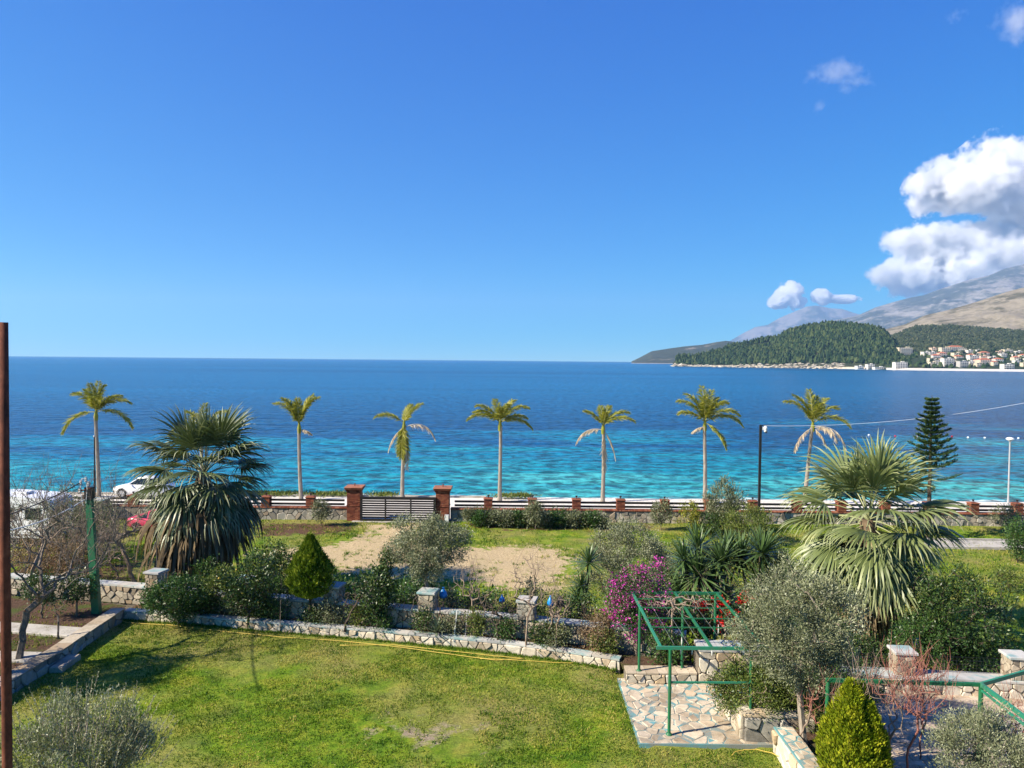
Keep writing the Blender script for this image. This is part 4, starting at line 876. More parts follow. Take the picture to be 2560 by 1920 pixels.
# ------------------------------------------------------------------ feather palms along the promenade
def feather(p0, az, el, L, r, dead=False, lw=.055, droopk=1.15):
    g = G(); d = np.array([math.cos(az) * math.cos(el), math.sin(az) * math.cos(el), math.sin(el)]); p = np.array(p0, float); n = 22; pts = [p.copy()]; dirs = [d.copy()]
    for i in range(n): d = unit(d + np.array([0, 0, -1]) * .52 * L / n * (0.5 + i / n) * (1.3 if dead else 1.0) * droopk); p = p + d * L / n; pts.append(p.copy()); dirs.append(d.copy())
    g.tube(pts[::2], np.linspace(.028, .006, len(pts[::2])), 4, False, .8); P = []; D = []; Ls = []
    for i in range(2 * n):
        t = .14 + .86 * i / (2 * n); a = t * n; j = min(n - 1, int(a)); q = np.asarray(pts[j]) + (np.asarray(pts[j + 1]) - pts[j]) * (a - j); dd = dirs[j]; s = np.cross(dd, [0, 0, 1.0]); s = unit(s if np.linalg.norm(s) > .05 else [-math.sin(az), math.cos(az), 0])
        for sg in (-1, 1):
            for _ in range(1 if dead else 3): P.append(q); D.append(unit(s * sg * r.uniform(.5, .9) + dd * r.uniform(.5, .9) + np.array([0, 0, r.uniform(-.75, .25) - (.7 if dead else 0)]))); Ls.append((.24 + .44 * math.sin(math.pi * min(1, t * .9 + .08))) * r.uniform(.75, 1.2) * (L / 2.7) ** .5)
    P = np.array(P); D = np.array(D); m = len(P); Ls = np.array(Ls); g.leaves(P, D, r.normal(size=(m, 3)) + [0, 0, 1.5], Ls, lw, np.clip(r.normal(.5, .22, m), 0, 1), .35); return g
def queen_palm(label, bpx, tpx, fr, seed, Y=None):
    r = np.random.default_rng(seed); b = W(bpx[0], bpx[1], 0.0); b[1] = min(b[1], 61.0); b = np.array([(WY(bpx[0], bpx[1], b[1]))[0], b[1], -.15]); t = WY(tpx[0], tpx[1], b[1]); th = thing('feather_palm', label, 'palm tree', b, 'row of feather palms on the promenade')
    s = np.linspace(0, 1, 14); pts = [b + (t - b) * q + np.array([.05 * math.sin(3 * q + seed), 0, 0]) for q in s]; g = G(); g.tube(pts, np.interp(s, [0, .06, .5, .9, 1], [.21, .17, .14, .125, .16]), 9); g.obj('trunk', B_PALM, th)
    g = G(); g.tube([t - [0, 0, .35], t, t + [0, 0, .35], t + [0, 0, .6]], [.15, .17, .10, .03], 8); g.obj('crownshaft', L_QUEEN, th)
    for (az, el, L, dead) in fr:
        feather(t + [0, 0, .3 - (.35 if dead else 0)], R(az) + r.normal(0, .05), R(el), L, r, dead).obj('dead_frond' if dead else 'frond', L_QDEAD if dead else L_QUEEN, th)
queen_palm('tall feather palm beside the dark thin post by the campervan', (246, 1241), (240, 1040), [(165, 62, 2.9, 0), (150, 70, 2.4, 0), (95, 84, 2.5, 0), (-90, 80, 2.5, 0), (60, 80, 2.3, 0), (15, 52, 3.0, 0), (30, 60, 2.4, 0), (-20, 60, 2.2, 0), (0, 22, 3.5, 0), (185, 8, 3.4, 0), (-70, 60, 2, 0)], 1)
queen_palm('feather palm whose crown shows behind the shaggy fan palm', (505, 1246), (505, 1090), [(175, 35, 3.0, 0), (150, 65, 2.6, 0), (90, 80, 2.4, 0), (30, 65, 2.8, 0), (10, 50, 2.9, 0), (180, 5, 3.1, 1), (-90, 65, 2.3, 0), (0, 15, 2.5, 1)], 2)
queen_palm('feather palm with a narrow upright V shaped crown', (753, 1250), (748, 1072), [(165, 66, 2.9, 0), (150, 72, 2.6, 0), (120, 80, 2.2, 0), (25, 74, 2.8, 0), (40, 78, 2.7, 0), (-90, 78, 2.0, 0), (0, 0, 1.1, 1), (170, 74, 2.6, 0), (10, 76, 2.5, 0)], 3)
queen_palm('feather palm with fronds hanging down its trunk behind the gate', (1007, 1243), (1010, 1068), [(178, 45, 2.7, 0), (22, 66, 2.3, 0), (0, 32, 3.1, 1), (-95, -55, 2.9, 0), (-70, -66, 3.1, 0), (-110, -60, 2.6, 0), (80, 60, 1.6, 0), (190, -30, 2.3, 1), (-60, -60, 3.3, 1), (60, 70, 1.8, 0)], 4)
queen_palm('feather palm with a flat spreading umbrella crown', (1251, 1252), (1250, 1066), [(180, 42, 2.9, 0), (165, 60, 2.6, 0), (110, 72, 2.2, 0), (45, 68, 2.5, 0), (15, 58, 2.9, 0), (0, 28, 2.9, 0), (-90, 62, 2.0, 0), (172, 50, 2.5, 0), (10, 40, 2.4, 0), (-60, 66, 2.2, 0)], 5)
queen_palm('thin feather palm with two dead fronds hanging straight down', (1507, 1254), (1508, 1074), [(172, 58, 2.0, 0), (100, 72, 1.8, 0), (60, 68, 2.0, 0), (14, 55, 2.7, 0), (4, 44, 2.8, 0), (184, 18, 2.7, 1), (-4, -45, 2.5, 1), (-60, -78, 3.3, 1), (-90, 60, 1.8, 0)], 6)
queen_palm('full green feather palm left of the tall black camera pole', (1761, 1256), (1762, 1066), [(170, 66, 3.0, 0), (150, 74, 3.0, 0), (95, 84, 3.0, 0), (60, 78, 3.0, 0), (30, 64, 3.3, 0), (8, 52, 3.4, 0), (-8, 40, 3.4, 0), (-60, 66, 2.6, 0), (-100, 74, 2.6, 0), (178, 48, 2.4, 0), (-30, -20, 2.7, 0), (190, 0, 1.2, 1), (45, 70, 2.8, 0)], 7)
queen_palm('leaning feather palm with brown fronds behind the silver fan palm', (2008, 1262), (2032, 1068), [(170, 66, 3.0, 0), (150, 74, 2.8, 0), (90, 82, 2.8, 0), (40, 70, 2.8, 0), (15, 58, 2.8, 0), (0, 38, 3.3, 0), (-10, 20, 3.4, 1), (-60, 20, 2.6, 1), (195, -14, 2.6, 1), (-90, 68, 2.4, 0), (-40, -30, 1.8, 1), (60, 74, 2.6, 0)], 8)

# ------------------------------------------------------------------ Norfolk pine
def norfolk(base, H):
    r = np.random.default_rng(3); base = np.asarray(base, float); th = thing('norfolk_pine', 'tiered dark green norfolk pine behind the silver fan palm', 'tree', base); g = G(); g.tube([base - [0, 0, .1], base + [0, 0, H * .5], base + [0, 0, H]], [.16, .10, .015], 8); g.obj('trunk', B_DARK, th)
    z = 3.0; i = 0
    while z < H - .12:
        f = (z - 2.2) / (H - 2.2); L = (1.75 * (1 - f) ** .85 + .12) * r.uniform(.9, 1.1); nb = 6; g = G(); P = []; D = []
        for b in range(nb):
            if z < 4.6 and r.random() < .45: continue
            a = b * 2 * math.pi / nb + i * .5 + r.normal(0, .08); Lb = L * r.uniform(.65, 1.25); d0 = np.array([math.cos(a), math.sin(a), 0]); q = [base + [0, 0, z] + d0 * Lb * s + np.array([0, 0, Lb * (.12 * s + .22 * s * s - .05)]) for s in np.linspace(0, 1, 6)]
            g.tube(q, np.linspace(.022, .008, 6), 4, False, .2)
            for s in np.linspace(.18, 1, 46):
                c = base + [0, 0, z] + d0 * Lb * s + np.array([0, 0, Lb * (.12 * s + .22 * s * s - .05)])
                for _ in range(4):
                    sd = np.array([-d0[1], d0[0], 0]) * r.choice([-1, 1]); w = Lb * .30 * (1 - s * .65); c2 = c + sd * r.uniform(0, w); P.append(c2); D.append(d0 * .5 + sd * .5 + np.array([0, 0, r.uniform(.0, .7)]) + r.normal(0, .2, 3))
        if P:
            P = np.array(P); n = len(P); g.leaves(P, np.array(D), r.normal(size=(n, 3)), .17 * r.uniform(.7, 1.3, n), .05, np.clip(r.normal(.5, .25, n), 0, 1)); g.obj('branch_tier', L_PINE, th)
        z += .40 * (1 - .5 * f) + .05; i += 1
norfolk((26.4, 48.3, 0), 9.15)

# ------------------------------------------------------------------ yuccas and aloes
def rosette(n, L, Wd, r, lo=-35):
    g = G()
    for i in range(n):
        t = (i + .5) / n; el = R(88 + (lo - 88) * t ** .8); az = i * R(137.5) + r.normal(0, .1); d = np.array([math.cos(az) * math.cos(el), math.sin(az) * math.cos(el), math.sin(el)]); s = np.array([-math.sin(az), math.cos(az), 0]); nn = np.cross(d, s); l = L * r.uniform(.8, 1.1); q = d * .05; b = []; rr = []
        for k, u in enumerate((0, .35, .7, 1)):
            c = q + d * l * u + np.array([0, 0, -.10 * l * u * u]); w = Wd * (.7, 1, .75, .04)[k]; b += [c - s * w / 2 + nn * w * .2, c + s * w / 2 + nn * w * .2]; rr += [.2 + .5 * u + r.normal(0, .08)] * 2
        g.add(b, [(0, 1, 3, 2), (2, 3, 5, 4), (4, 5, 7, 6)], np.clip(rr, 0, 1))
    return g.mesh('leaf_rosette')
YR = [rosette(90, .85, .062, np.random.default_rng(i)) for i in range(3)]
for m in YR: m.materials.append(L_YUCCA)
def yucca(label, base, heads, seed, sc=1.0):
    r = np.random.default_rng(seed); base = np.asarray(base, float); th = thing('yucca', label, 'yucca', base)
    for (dx, dy, z) in heads:
        e = base + [dx, dy, z]; g = G(); g.tube([base + [dx * .25, dy * .25, -.1], base + [dx * .7 + r.normal(0, .08), dy * .7, z * .5], e], [.09, .075, .06], 6); g.obj('stem', B_DARK, th)
        put('leaf_rosette', YR[int(r.integers(3))], None, th, Matrix.Translation(Vector(e)) @ Matrix.Rotation(r.uniform(0, 6), 4, 'Z') @ Matrix.Rotation(r.normal(0, .2), 4, 'X') @ Matrix.Scale(sc * r.uniform(.9, 1.15), 4))
yucca('dense dark yucca clump with the leftmost heads by the grass', (8.0, 31.3, 0), [(-.9, -.2, 3.0), (-.2, .4, 3.35), (.5, -.4, 3.0), (-.7, .5, 2.2), (.1, -.6, 2.0), (1.0, .3, 3.2), (-1.2, -.3, 1.6), (-.4, -.7, 2.5), (.7, -.7, 1.5)], 1, 1.35)
yucca('bright yucca head on a stem between dark clump and silver fan palm', (10.1, 31.0, 0), [(0, -.2, 3.4), (.85, .1, 2.6), (.35, .6, 3.2), (-.6, .3, 3.0), (1.1, -.3, 2.0), (-.2, -.5, 2.2)], 2, 1.4)
yucca('yucca half hidden on the left of the round grey olive bush', (3.0, 32.2, 0), [(0, 0, 1.6), (.35, .3, 2.5), (-.1, -.1, 1.05)], 3, .95)
yucca('low yucca with a white flower at the foot of the silver fan palm', (10.9, 27.6, 0), [(0, 0, 1.9), (.4, -.2, 1.4)], 4, .85)
AR = rosette(26, .55, .07, np.random.default_rng(9), 5); AR.materials.append(L_ALOE)
th = thing('aloe', 'spiky grey green aloe in the planting bed by the pale stake', 'aloe', W(1090, 1582, 1.16)); put('leaf_rosette', AR, None, th, Matrix.Translation(Vector(W(1090, 1582, 1.2))) @ Matrix.Scale(1.15, 4))
# ================================================================== the garden's trees and shrubs
def bed(px, py): return W(px, py, 1.05)
def lotp(px, Y): p = WY(px, 1000, Y); p[2] = 0.0; return p
# big bare tree on the left bed
b = W(45, 1650, 1.16)
bare('fruit_tree', 'large bare fruit tree standing on the left bed', b, b + [.1, .3, 1.5], b + [1.0, 1.2, 3.6], (2.9, 2.4, 2.0), 260, 21, B_GREY, .005, .11, shoots=420, shl=.95)
b = W(75, 1500, 1.14) ; bare('fruit_tree', 'second bare fruit tree behind the large one', b, b + [.1, 0, 1.2], b + [.3, .4, 3.0], (2.2, 1.9, 1.7), 150, 22, B_TWIG, .005, .08, shoots=260, shl=.8)
b = lotp(335, 37.0); bare('fruit_tree', 'leaning bare tree between the green pole and the fan palm', b, b + [-.5, 0, 1.5], b + [-.3, 0, 3.0], (2.0, 1.6, 1.4), 110, 23, B_TWIG, .007, .10, shoots=60, shl=.7)
for i, (px, Y, rx, h) in enumerate([(70, 41, 2.2, 3.6), (175, 40.5, 2.0, 3.8), (205, 43, 2.2, 3.0), (120, 36.5, 1.8, 2.6)]):
    b = lotp(px, Y); th = tree('thicket', ['grey brown thicket in front of the campervan', 'tall dry thicket against the green utility pole', 'thin dry thicket under the grey wall pillar', 'low tangled thicket under the bare fruit trees'][i], 'shrub', b, b + [0, 0, .3], b + [0, 0, h * .55], (rx, rx * .7, h * .5), 170, (.10, .045), 18 if i == 0 else 44, .18, L_OLIVED if i != 3 else L_DRY, B_TWIG, .008, .06, 31 + i)
for i, (px, py) in enumerate([(192, 1540), (145, 1595), (105, 1545)]):
    b = W(px, py, 1.15); tree('citrus_tree', ['young dark citrus tree beside the foot of the green pole', 'spindly young tree nearest the left retaining wall', 'dark leafy young citrus tree under the bare fruit trees'][i], 'tree', b, b + [.02, 0, .55], b + [0, 0, 1.15], (.75, .6, .6) if i != 1 else (.3, .3, .3), 60 if i != 1 else 12, (.10, .05), 34 if i != 1 else 6, .12, L_CITRUS, B_GREY, .006, .035, 41 + i)
# planting bed
b = bed(440, 1560); shrub('round_shrub', 'dense round green shrub spilling over the white planter wall', b + [-.1, .5, 0], 1.15, 1.5, L_GREEN, 51, (.09, .05), 140, 70, inner=.5)
b = bed(612, 1566); tree('lemon_tree', 'lemon tree with a few yellow fruits in the planting bed', 'tree', b + [0, .4, 0], b + [0, .4, .5], b + [.1, .5, 1.45], (1.05, .9, 1.15), 120, (.11, .055), 42, .13, L_CITRUS, B_DARK, .006, .05, 52, fruit=(M_YEL, 7, .045))
b = bed(545, 1560); tree('lemon_tree', 'pale leaved lemon bush next to the round shrub', 'tree', b + [0, .7, 0], b + [0, .7, .6], b + [0, .7, 1.35], (.75, .6, .7), 60, (.11, .055), 34, .13, L_LIGHT, B_DARK, .006, .04, 53, fruit=(M_YEL, 3, .045))
b = lotp(690, 32.5); tree('citrus_tree', 'glossy citrus bush between lemon tree and clipped cypress', 'tree', b, b + [0, 0, 1.0], b + [0, 0, 2.2], (1.05, .9, 1.1), 110, (.11, .055), 40, .14, L_CITRUS, B_DARK, .006, .05, 54, fruit=(M_YEL, 3, .045))
b = bed(775, 1556); conifer('cypress', 'clipped teardrop cypress on a bare stem in the planting bed', b, .95, [(0, .25), (.08, .62), (.22, .83), (.4, .80), (.6, .60), (.8, .32), (.93, .12), (1, .02)], 2.35, 17000, L_CYP, 55, .13, .045, lump=.22)
b = bed(943, 1574); tree('citrus_tree', 'slim dark citrus tree with one tall top shoot in the bed', 'tree', b, b + [0, 0, .5], b + [-.05, .1, 1.35], (.68, .6, 1.0), 90, (.12, .055), 40, .12, L_CITRUS, B_GREY, .006, .04, 56)
b = bed(957, 1568); tree('citrus_tree', 'upright dark shoot rising behind the slim citrus tree', 'tree', b + [.05, .3, 0], b + [.05, .3, 1.4], b + [.1, .3, 2.35], (.28, .25, .55), 26, (.12, .055), 30, .09, L_CITRUS, B_GREY, .005, .03, 57)
b = bed(1062, 1560); tree('olive_tree', 'olive tree leaning over the pale stone pillar before the driveway', 'tree', b, b + [.05, .15, 1.45], b + [.12, .25, 3.0], (1.55, 1.3, 1.15), 170, (.10, .03), 150, .125, L_OLIVE, B_OLIVE, .006, .075, 58, lobes=.5, inner=.45)
b = bed(1150, 1590);
for i, (px, py, cx_, h, sp, nt, m) in enumerate([(1178, 1585, .1, 2.6, 1.0, 60, B_TWIG), (1316, 1612, .1, 2.9, 1.0, 70, B_TWIG), (1245, 1600, -.2, 1.5, .8, 40, B_DARK), (1365, 1612, .3, 1.7, .7, 36, B_TWIG), (862, 1570, .5, 1.7, .9, 44, B_DARK), (1390, 1618, .1, 1.9, .5, 26, B_TWIG)]):
    b = W(px, py, 1.15); bare('fruit_tree', ['bare young fruit tree right of the olive tree', 'bare young fruit tree in front of the grey stone pillar', 'low dark bare bush between two young fruit trees', 'bare twiggy bush left of the yellow green bed plant', 'crooked dark bare tree right of the clipped cypress', 'thin bare sapling beside the brown dry bush'][i], b, b + [cx_ * .4, .1, h * .33], b + [cx_, .1, h * .68], (sp, sp * .8, h * .34), nt, 61 + i, m, .006, .04, shoots=26 if i in (0, 1, 3) else 0, shl=.8)
b = bed(1392, 1612); shrub('shrub', 'yellow green leafy plant at the foot of the garden wall', b, .38, .75, L_LIGHT, 71, (.16, .035), 26, 24)
b = bed(1500, 1630); shrub('dry_shrub', 'brown dry shrub under the bougainvillea', b + [0, .2, 0], .62, 1.25, L_DRY, 72, (.08, .03), 110, 26, B_TWIG)
b = bed(1592, 1636); tree('bougainvillea', 'magenta flowering bougainvillea over the green pergola corner', 'shrub', b, b + [.05, .1, .9], b + [-.02, .25, 1.75], (1.22, .95, 1.08), 230, (.07, .04), 46, .15, L_GREEN, B_GREY, .006, .05, 73, lobes=.5, flower=(L_BOUG, 125, 26, .075, .06, 'flowers'))
b = lotp(1585, 33.5); tree('olive_bush', 'broad round grey green olive bush behind the bougainvillea', 'tree', b, b + [0, 0, .6], b + [0, 0, 2.15], (2.15, 1.7, 1.75), 230, (.10, .032), 155, .15, L_OLIVE, B_OLIVE, .007, .10, 74, lobes=.45, inner=.5)
b = bed(1690, 1660); shrub('shrub', 'dry leafy plant under the pergola in the raised bed', W(1690, 1655, 1.05), .5, .7, L_DRY, 75, (.09, .045), 30, 14, B_TWIG)
for i, (px, py, Y) in enumerate([(1762, 1502, 27.2), (1808, 1498, 27.3), (1835, 1540, 26.6), (1862, 1482, 27.6), (1812, 1545, 26.4)]):
    c = WY(px, py, Y); b = np.array([c[0], c[1], 0]); tree('poinsettia', ['red flowering stem right under the back pergola beam', 'red flowering stem in the middle of the pergola', 'red and white flower head by the pergola middle rail', 'tall red flower beside the pergola olive tree', 'low red flower head among bare pergola branches'][i], 'flower', b, b + [0, 0, c[2] - .5], c - [0, 0, .15], (.3, .3, .25), 14, (.16, .06), 16, .09, L_GREEN, B_TWIG, .006, .02, 81 + i, flower=(L_RED, 12, 26, .14, .055, 'petals'))
b = W(2010, 1858, 1.12); tree('olive_tree', 'olive tree with a round silvery crown on the bed by the parapet', 'tree', b, b + [-.15, .1, 1.75], b + [.0, .2, 2.85], (1.52, 1.35, 1.38), 220, (.085, .026), 190, .12, L_OLIVE, B_OLIVE, .006, .085, 91, lobes=.6, inner=.5)
b = W(1960, 1850, 1.46); b = np.array([7.3, 21.4, .8]); tree('shrub', 'loose light green shrub behind the short dark corner wall', 'shrub', b, b + [0, 0, .4], b + [-.25, .1, 1.12], (1.25, .9, .68), 150, (.075, .034), 110, .14, L_LIGHT, B_TWIG, .006, .05, 92, lobes=.6, flower=(L_GREEN, 60, 40, .075, .03, 'inner_leaves'))
b = W(2140, 2010, 1.0); b = np.array([8.1, 18.0, 1.1]); conifer('thuja', 'bright yellow green thuja bush beside the parapet', b, .0, [(0, .45), (.15, .68), (.4, .66), (.65, .48), (.85, .24), (1, .03)], 2.45, 17000, L_THUJA, 93, .11, .038, lump=.32)
conifer('thuja', 'shorter twin spire leaning out of the bright thuja bush', np.array([8.5, 17.85, 1.1]), .0, [(0, .35), (.3, .45), (.65, .32), (1, .03)], 1.95, 8000, L_THUJA, 193, .11, .04, lump=.3)
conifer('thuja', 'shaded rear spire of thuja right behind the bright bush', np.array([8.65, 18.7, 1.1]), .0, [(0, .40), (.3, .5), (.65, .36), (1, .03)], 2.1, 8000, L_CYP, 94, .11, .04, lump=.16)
b = np.array([9.6, 18.3, .8]); bare('fruit_tree', 'bare fruit bush with upright red twigs before the terrace wall', b, b + [.05, 0, 1.0], b + [.1, .1, 2.3], (.95, .8, .75), 90, 95, B_REDTWIG, .004, .028, shoots=150, shl=.75)
b = np.array([9.05, 18.2, .8]); bare('fruit_tree', 'grey bare fruit tree with a thick low fork beside the thuja', b, b + [.1, 0, .9], b + [-.2, .1, 2.1], (1.3, .8, .75), 60, 96, B_TWIG, .005, .035, shoots=50, shl=.8)
b = np.array([7.6, 20.0, 1.1]); bare('fruit_tree', 'spindly bare sapling left of the thuja', b, b + [.2, -.2, .6], b + [.35, -.2, 1.9], (.7, .5, .9), 26, 97, B_TWIG, .005, .03, shoots=16, shl=.8)
b = np.array([10.25, 16.6, .8]); tree('olive_tree', 'silvery young olive tree before the right terrace', 'tree', b, b + [0, 0, .7], b + [.1, 0, 1.75], (1.15, 1.0, 1.15), 150, (.075, .02), 160, .11, L_OLIVE, B_OLIVE, .005, .06, 98, lobes=.4, up=.7)
b = np.array([-8.3, 14.6, .8]); OLV = tree('olive_tree', 'silvery olive treetop with upright shoots at the lawn edge', 'tree', b, b + [0, 0, 1.1], b + [-.1, 0, 2.2], (1.6, 1.3, 1.15), 170, (.075, .02), 180, .11, L_OLIVE, B_OLIVE, .005, .08, 99, lobes=.5, up=.9, upt=.3)
r = np.random.default_rng(5)
b = lotp(2420, 26.4); tree('dark_tree', 'dark evergreen tree behind the terrace wall pillars', 'tree', b, b + [0, 0, .8], b + [-.2, .1, 2.3], (1.75, 1.4, 1.7), 260, (.13, .045), 52, .17, L_CITRUS, B_DARK, .007, .10, 101, lobes=.55, inner=.4)
b = lotp(2330, 25.9); tree('dark_tree', 'lower light tipped evergreen bush left of the dark tree', 'shrub', b, b + [0, 0, .5], b + [0, 0, 1.5], (1.2, 1.0, 1.1), 130, (.10, .04), 40, .15, L_GREEN, B_DARK, .006, .06, 102, lobes=.5)
b = lotp(2095, 25.8); shrub('shrub', 'deep shaded shrub between the olive crown and fan palm', b, 1.3, 2.0, L_CITRUS, 103, (.10, .045), 120, 34)
# shrubs along the boundary wall
hb = [(1205, 50.9), (1236, 50.9), (1268, 50.9), (1300, 50.9), (1330, 50.8), (1362, 50.8), (1395, 50.8), (1422, 50.8), (1452, 50.8), (1482, 50.8), (1505, 50.8)]
for i, (px, Y) in enumerate(hb):
    b = lotp(px, Y); shrub('hedge_shrub', 'waxy grey green hedge shrub in front of the boundary wall', b, .62, 1.05 - .1 * (i > 6) + .06 * math.sin(i * 2.3), L_OLIVED if i % 3 else L_GREEN, 110 + i, (.16, .07), 46, 30, group='hedge along the boundary wall')
for i, (px, Y, h, rx, lm) in enumerate([(803, 50.6, 1.7, .65, L_OLIVED), (1342, 50.0, 1.9, .65, L_OLIVED), (1658, 50.3, 1.9, .75, L_OLIVED), (1730, 49.3, 2.0, .75, L_YELLOW), (1178, 51.3, 1.1, .5, L_OLIVED)]):
    b = lotp(px, Y); tree('young_tree', ['young staked olive on the dug soil left of the gate', 'slim young olive standing in the hedge', 'young grey olive at the right end of the hedge', 'yellow leaved young tree near the boundary wall', 'tiny young olive right of the meter box'][i], 'tree', b, b + [0, 0, .55], b + [0, 0, h * .62], (rx, rx * .8, h * .4), 60, (.14, .05), 34, .12, lm, B_GREY, .007, .03, 131 + i)
b = lotp(1815, 49.6); shrub('oleander', 'tall feathery oleander left of the black camera pole', b, 1.35, 3.3, L_OLIVED, 141, (.22, .045), 150, 40, up=.9)
b = lotp(1780, 48.6); shrub('shrub', 'dark red tinged low shrub at the foot of the oleander', b, .9, 1.4, L_CITRUS, 142, (.14, .06), 60, 30)
b = lotp(1880, 47.0); shrub('oleander', 'broad loose oleander right of the tall one', b, 1.6, 2.2, L_LIGHT, 143, (.20, .04), 140, 34, up=.8)
b = lotp(1750, 42.0); shrub('shrub', 'low grassy shrub behind the dark yucca clump', b, 1.3, 1.2, L_LIGHT, 144, (.18, .04), 80, 34, up=.8)
b = lotp(1905, 38.5); shrub('shrub', 'tangled yellow green shrub between yucca and fan palm', b, 1.7, 2.2, L_LIGHT, 145, (.14, .04), 130, 40)
b = lotp(2555, 43.0); shrub('shrub', 'upright dark shrub beside the concrete path', b, .7, 2.4, L_GREEN, 146, (.14, .05), 80, 40)
b = lotp(2530, 51.6); shrub('shrub', 'low dark shrub against the boundary wall under the street lamp', b, .9, 1.6, L_OLIVED, 147, (.14, .05), 60, 30)
b = lotp(2535, 37.3); shrub('shrub', 'small pale shrub on the right lawn', b, .9, 1.1, L_LIGHT, 148, (.11, .045), 60, 30)
b = lotp(2522, 29.8); shrub('shrub', 'sparse yellow green sprig plant beside the dark tree', b, .8, .9, L_YELLOW, 149, (.12, .05), 30, 10)
b = lotp(1010, 33.2); shrub('shrub', 'leafy green plants behind the garden wall near the olive', b, 1.6, 1.35, L_GREEN, 150, (.15, .07), 90, 30)
b = lotp(1180, 32.6); shrub('shrub', 'low leafy weeds behind the garden wall by the blue bags', b, 1.6, 1.25, L_GREEN, 151, (.15, .07), 80, 26)
b = lotp(860, 33.5); shrub('shrub', 'shaded leafy plants behind the clipped cypress', b, 1.3, 1.2, L_GREEN, 152, (.15, .07), 70, 28)
# short stump of a trimmed palm
b = lotp(2337, 31.0); b[2] = 0; th = thing('palm_stump', 'orange brown trimmed palm trunk on the right lawn', 'palm trunk', b); g = G(); prof = []
for i in range(9): prof += [(.30 - .012 * i, i * .17), (.25 - .012 * i, i * .17 + .13)]
g.lathe(b - [0, 0, .05], prof, 12, .5); g.obj('trunk', barkmat('orange_bark', (.20, .09, .04), (.42, .22, .10)), th)
put('leaf_rosette', AR, None, th, Matrix.Translation(Vector(b + [0, 0, 1.5])) @ Matrix.Scale(1.5, 4))

# ------------------------------------------------------------------ grass blades, weeds
L_GRASS = leafmat('grass_blade', (.045, .11, .006), (.17, .24, .014), (.44, .38, .10), .3, .6, .2)
def blades(name, label, n, xr, yr, zf, h, w, seed, ok, mat=L_GRASS):
    r = np.random.default_rng(seed); P = np.stack([r.uniform(*xr, n), r.uniform(*yr, n), np.zeros(n)], -1); d = fbm(P[:, 0] * .8, P[:, 1] * .8, seed, 4); keep = ok(P[:, 0], P[:, 1]) & (r.random(n) < np.clip((d - .30) * 4, .1, 1)); P = P[keep]; m = len(P)
    P[:, 2] = zf(P[:, 0], P[:, 1]); D = r.normal(0, .45, (m, 3)) + [0, 0, 1]; g = G(); dd = fbm(P[:, 0] * 1.3, P[:, 1] * 1.3, seed + 4, 3)
    g.leaves(P, D, r.normal(size=(m, 3)) * [1, 1, .1], h * r.uniform(.5, 1.4, m) * (.6 + .8 * d[keep]), w, np.clip((dd - .5) * 1.8 + .45 + r.normal(0, .24, m), 0, 1), .3); return tag(g.obj(name, mat), label, 'grass', None, 'stuff')
fx = [q[0] for q in FRONT]; fy = [q[1] for q in FRONT]
blades('lawn_blades', 'short green and straw coloured blades of the front lawn', 170000, (-15, 9), (15.5, 30), lambda x, y: lawn_z(x, y) - .005, .065, .022, 3, lambda x, y: (y < np.interp(x, fx, fy) - .05) & ~((x > 3.5) & (y > 20.3)) & (np.abs(x) < y * .70) & ~((inpoly(x, y, BARE) > 0) & (fbm(x * 1.5, y * 1.5, 61, 4) > .56)))
def lot_ok(x, y): return (y > ymid(x) + .6) & ((inpoly(x, y, SAND) < 1.6 * (fbm(x * .8, y * .8, 5) - .35)) | (fbm(x * 1.1, y * 1.6, 15, 4) > .66)) & (np.abs(x) < y * .72)
blades('plot_blades', 'rough green grass of the plot behind the garden wall', 150000, (-36, 37), (24.5, 52.3), lambda x, y: x * 0 - .03, .13, .04, 4, lot_ok)
r = np.random.default_rng(8); g = G()
for (px, Y, w) in [(690, 61.9, 2.6), (640, 61.8, 1.5), (830, 61.9, 2.5), (1275, 61.9, 1.4), (1310, 62.0, .8), (960, 61.9, 1.2)]:
    c = WY(px, 1200, Y); n = int(500 * w); P = np.stack([c[0] + r.normal(0, w * .5, n), Y + r.normal(0, .35, n), np.full(n, .08)], -1); g.leaves(P, r.normal(0, .6, (n, 3)) + [0, 0, .8], r.normal(size=(n, 3)), .35 * r.uniform(.4, 1.2, n), .06, r.random(n))
tag(g.obj('shore_weeds', L_LIGHT), 'low green weeds along the sea edge of the promenade', 'weeds', None, 'stuff')

blades('bed_weeds', 'patchy weeds and dry grass on the left side bed', 26000, (-30, -15.8), (16, 31), lambda x, y: x * 0 + 1.13, .09, .028, 14, lambda x, y: (y < ymid(x) - .2) & (np.abs(x) < y * .72) & (fbm(x * .9, y * .9, 33, 3) > .5))
r = np.random.default_rng(15); n = 9000; P = np.stack([r.uniform(-15, 3.5, n), r.uniform(0, 1, n), np.full(n, 1.075)], -1); fyv = np.interp(P[:, 0], fx, fy) + .3; P[:, 1] = fyv + P[:, 1] * (ymid(P[:, 0]) - fyv); g = G()
g.leaves(P, r.normal(0, 1, (n, 3)) * [1, 1, .35], r.normal(0, .4, (n, 3)) + [0, 0, 1], .08 * r.uniform(.5, 1.3, n), .045, r.random(n)); tag(g.obj('leaf_litter', L_DRY), 'brown fallen leaves covering the planting bed soil', 'leaf litter', None, 'stuff')
n = 2600; P = np.stack([r.uniform(-14.5, 3.3, n), r.uniform(16, 29, n), np.zeros(n)], -1); k_ = (P[:, 1] < np.interp(P[:, 0], fx, fy) - .2) & (fbm(P[:, 0] * .5, P[:, 1] * .5, 71, 3) > .5); P = P[k_]; n = len(P); P[:, 2] = lawn_z(P[:, 0], P[:, 1]) + .045; g = G()
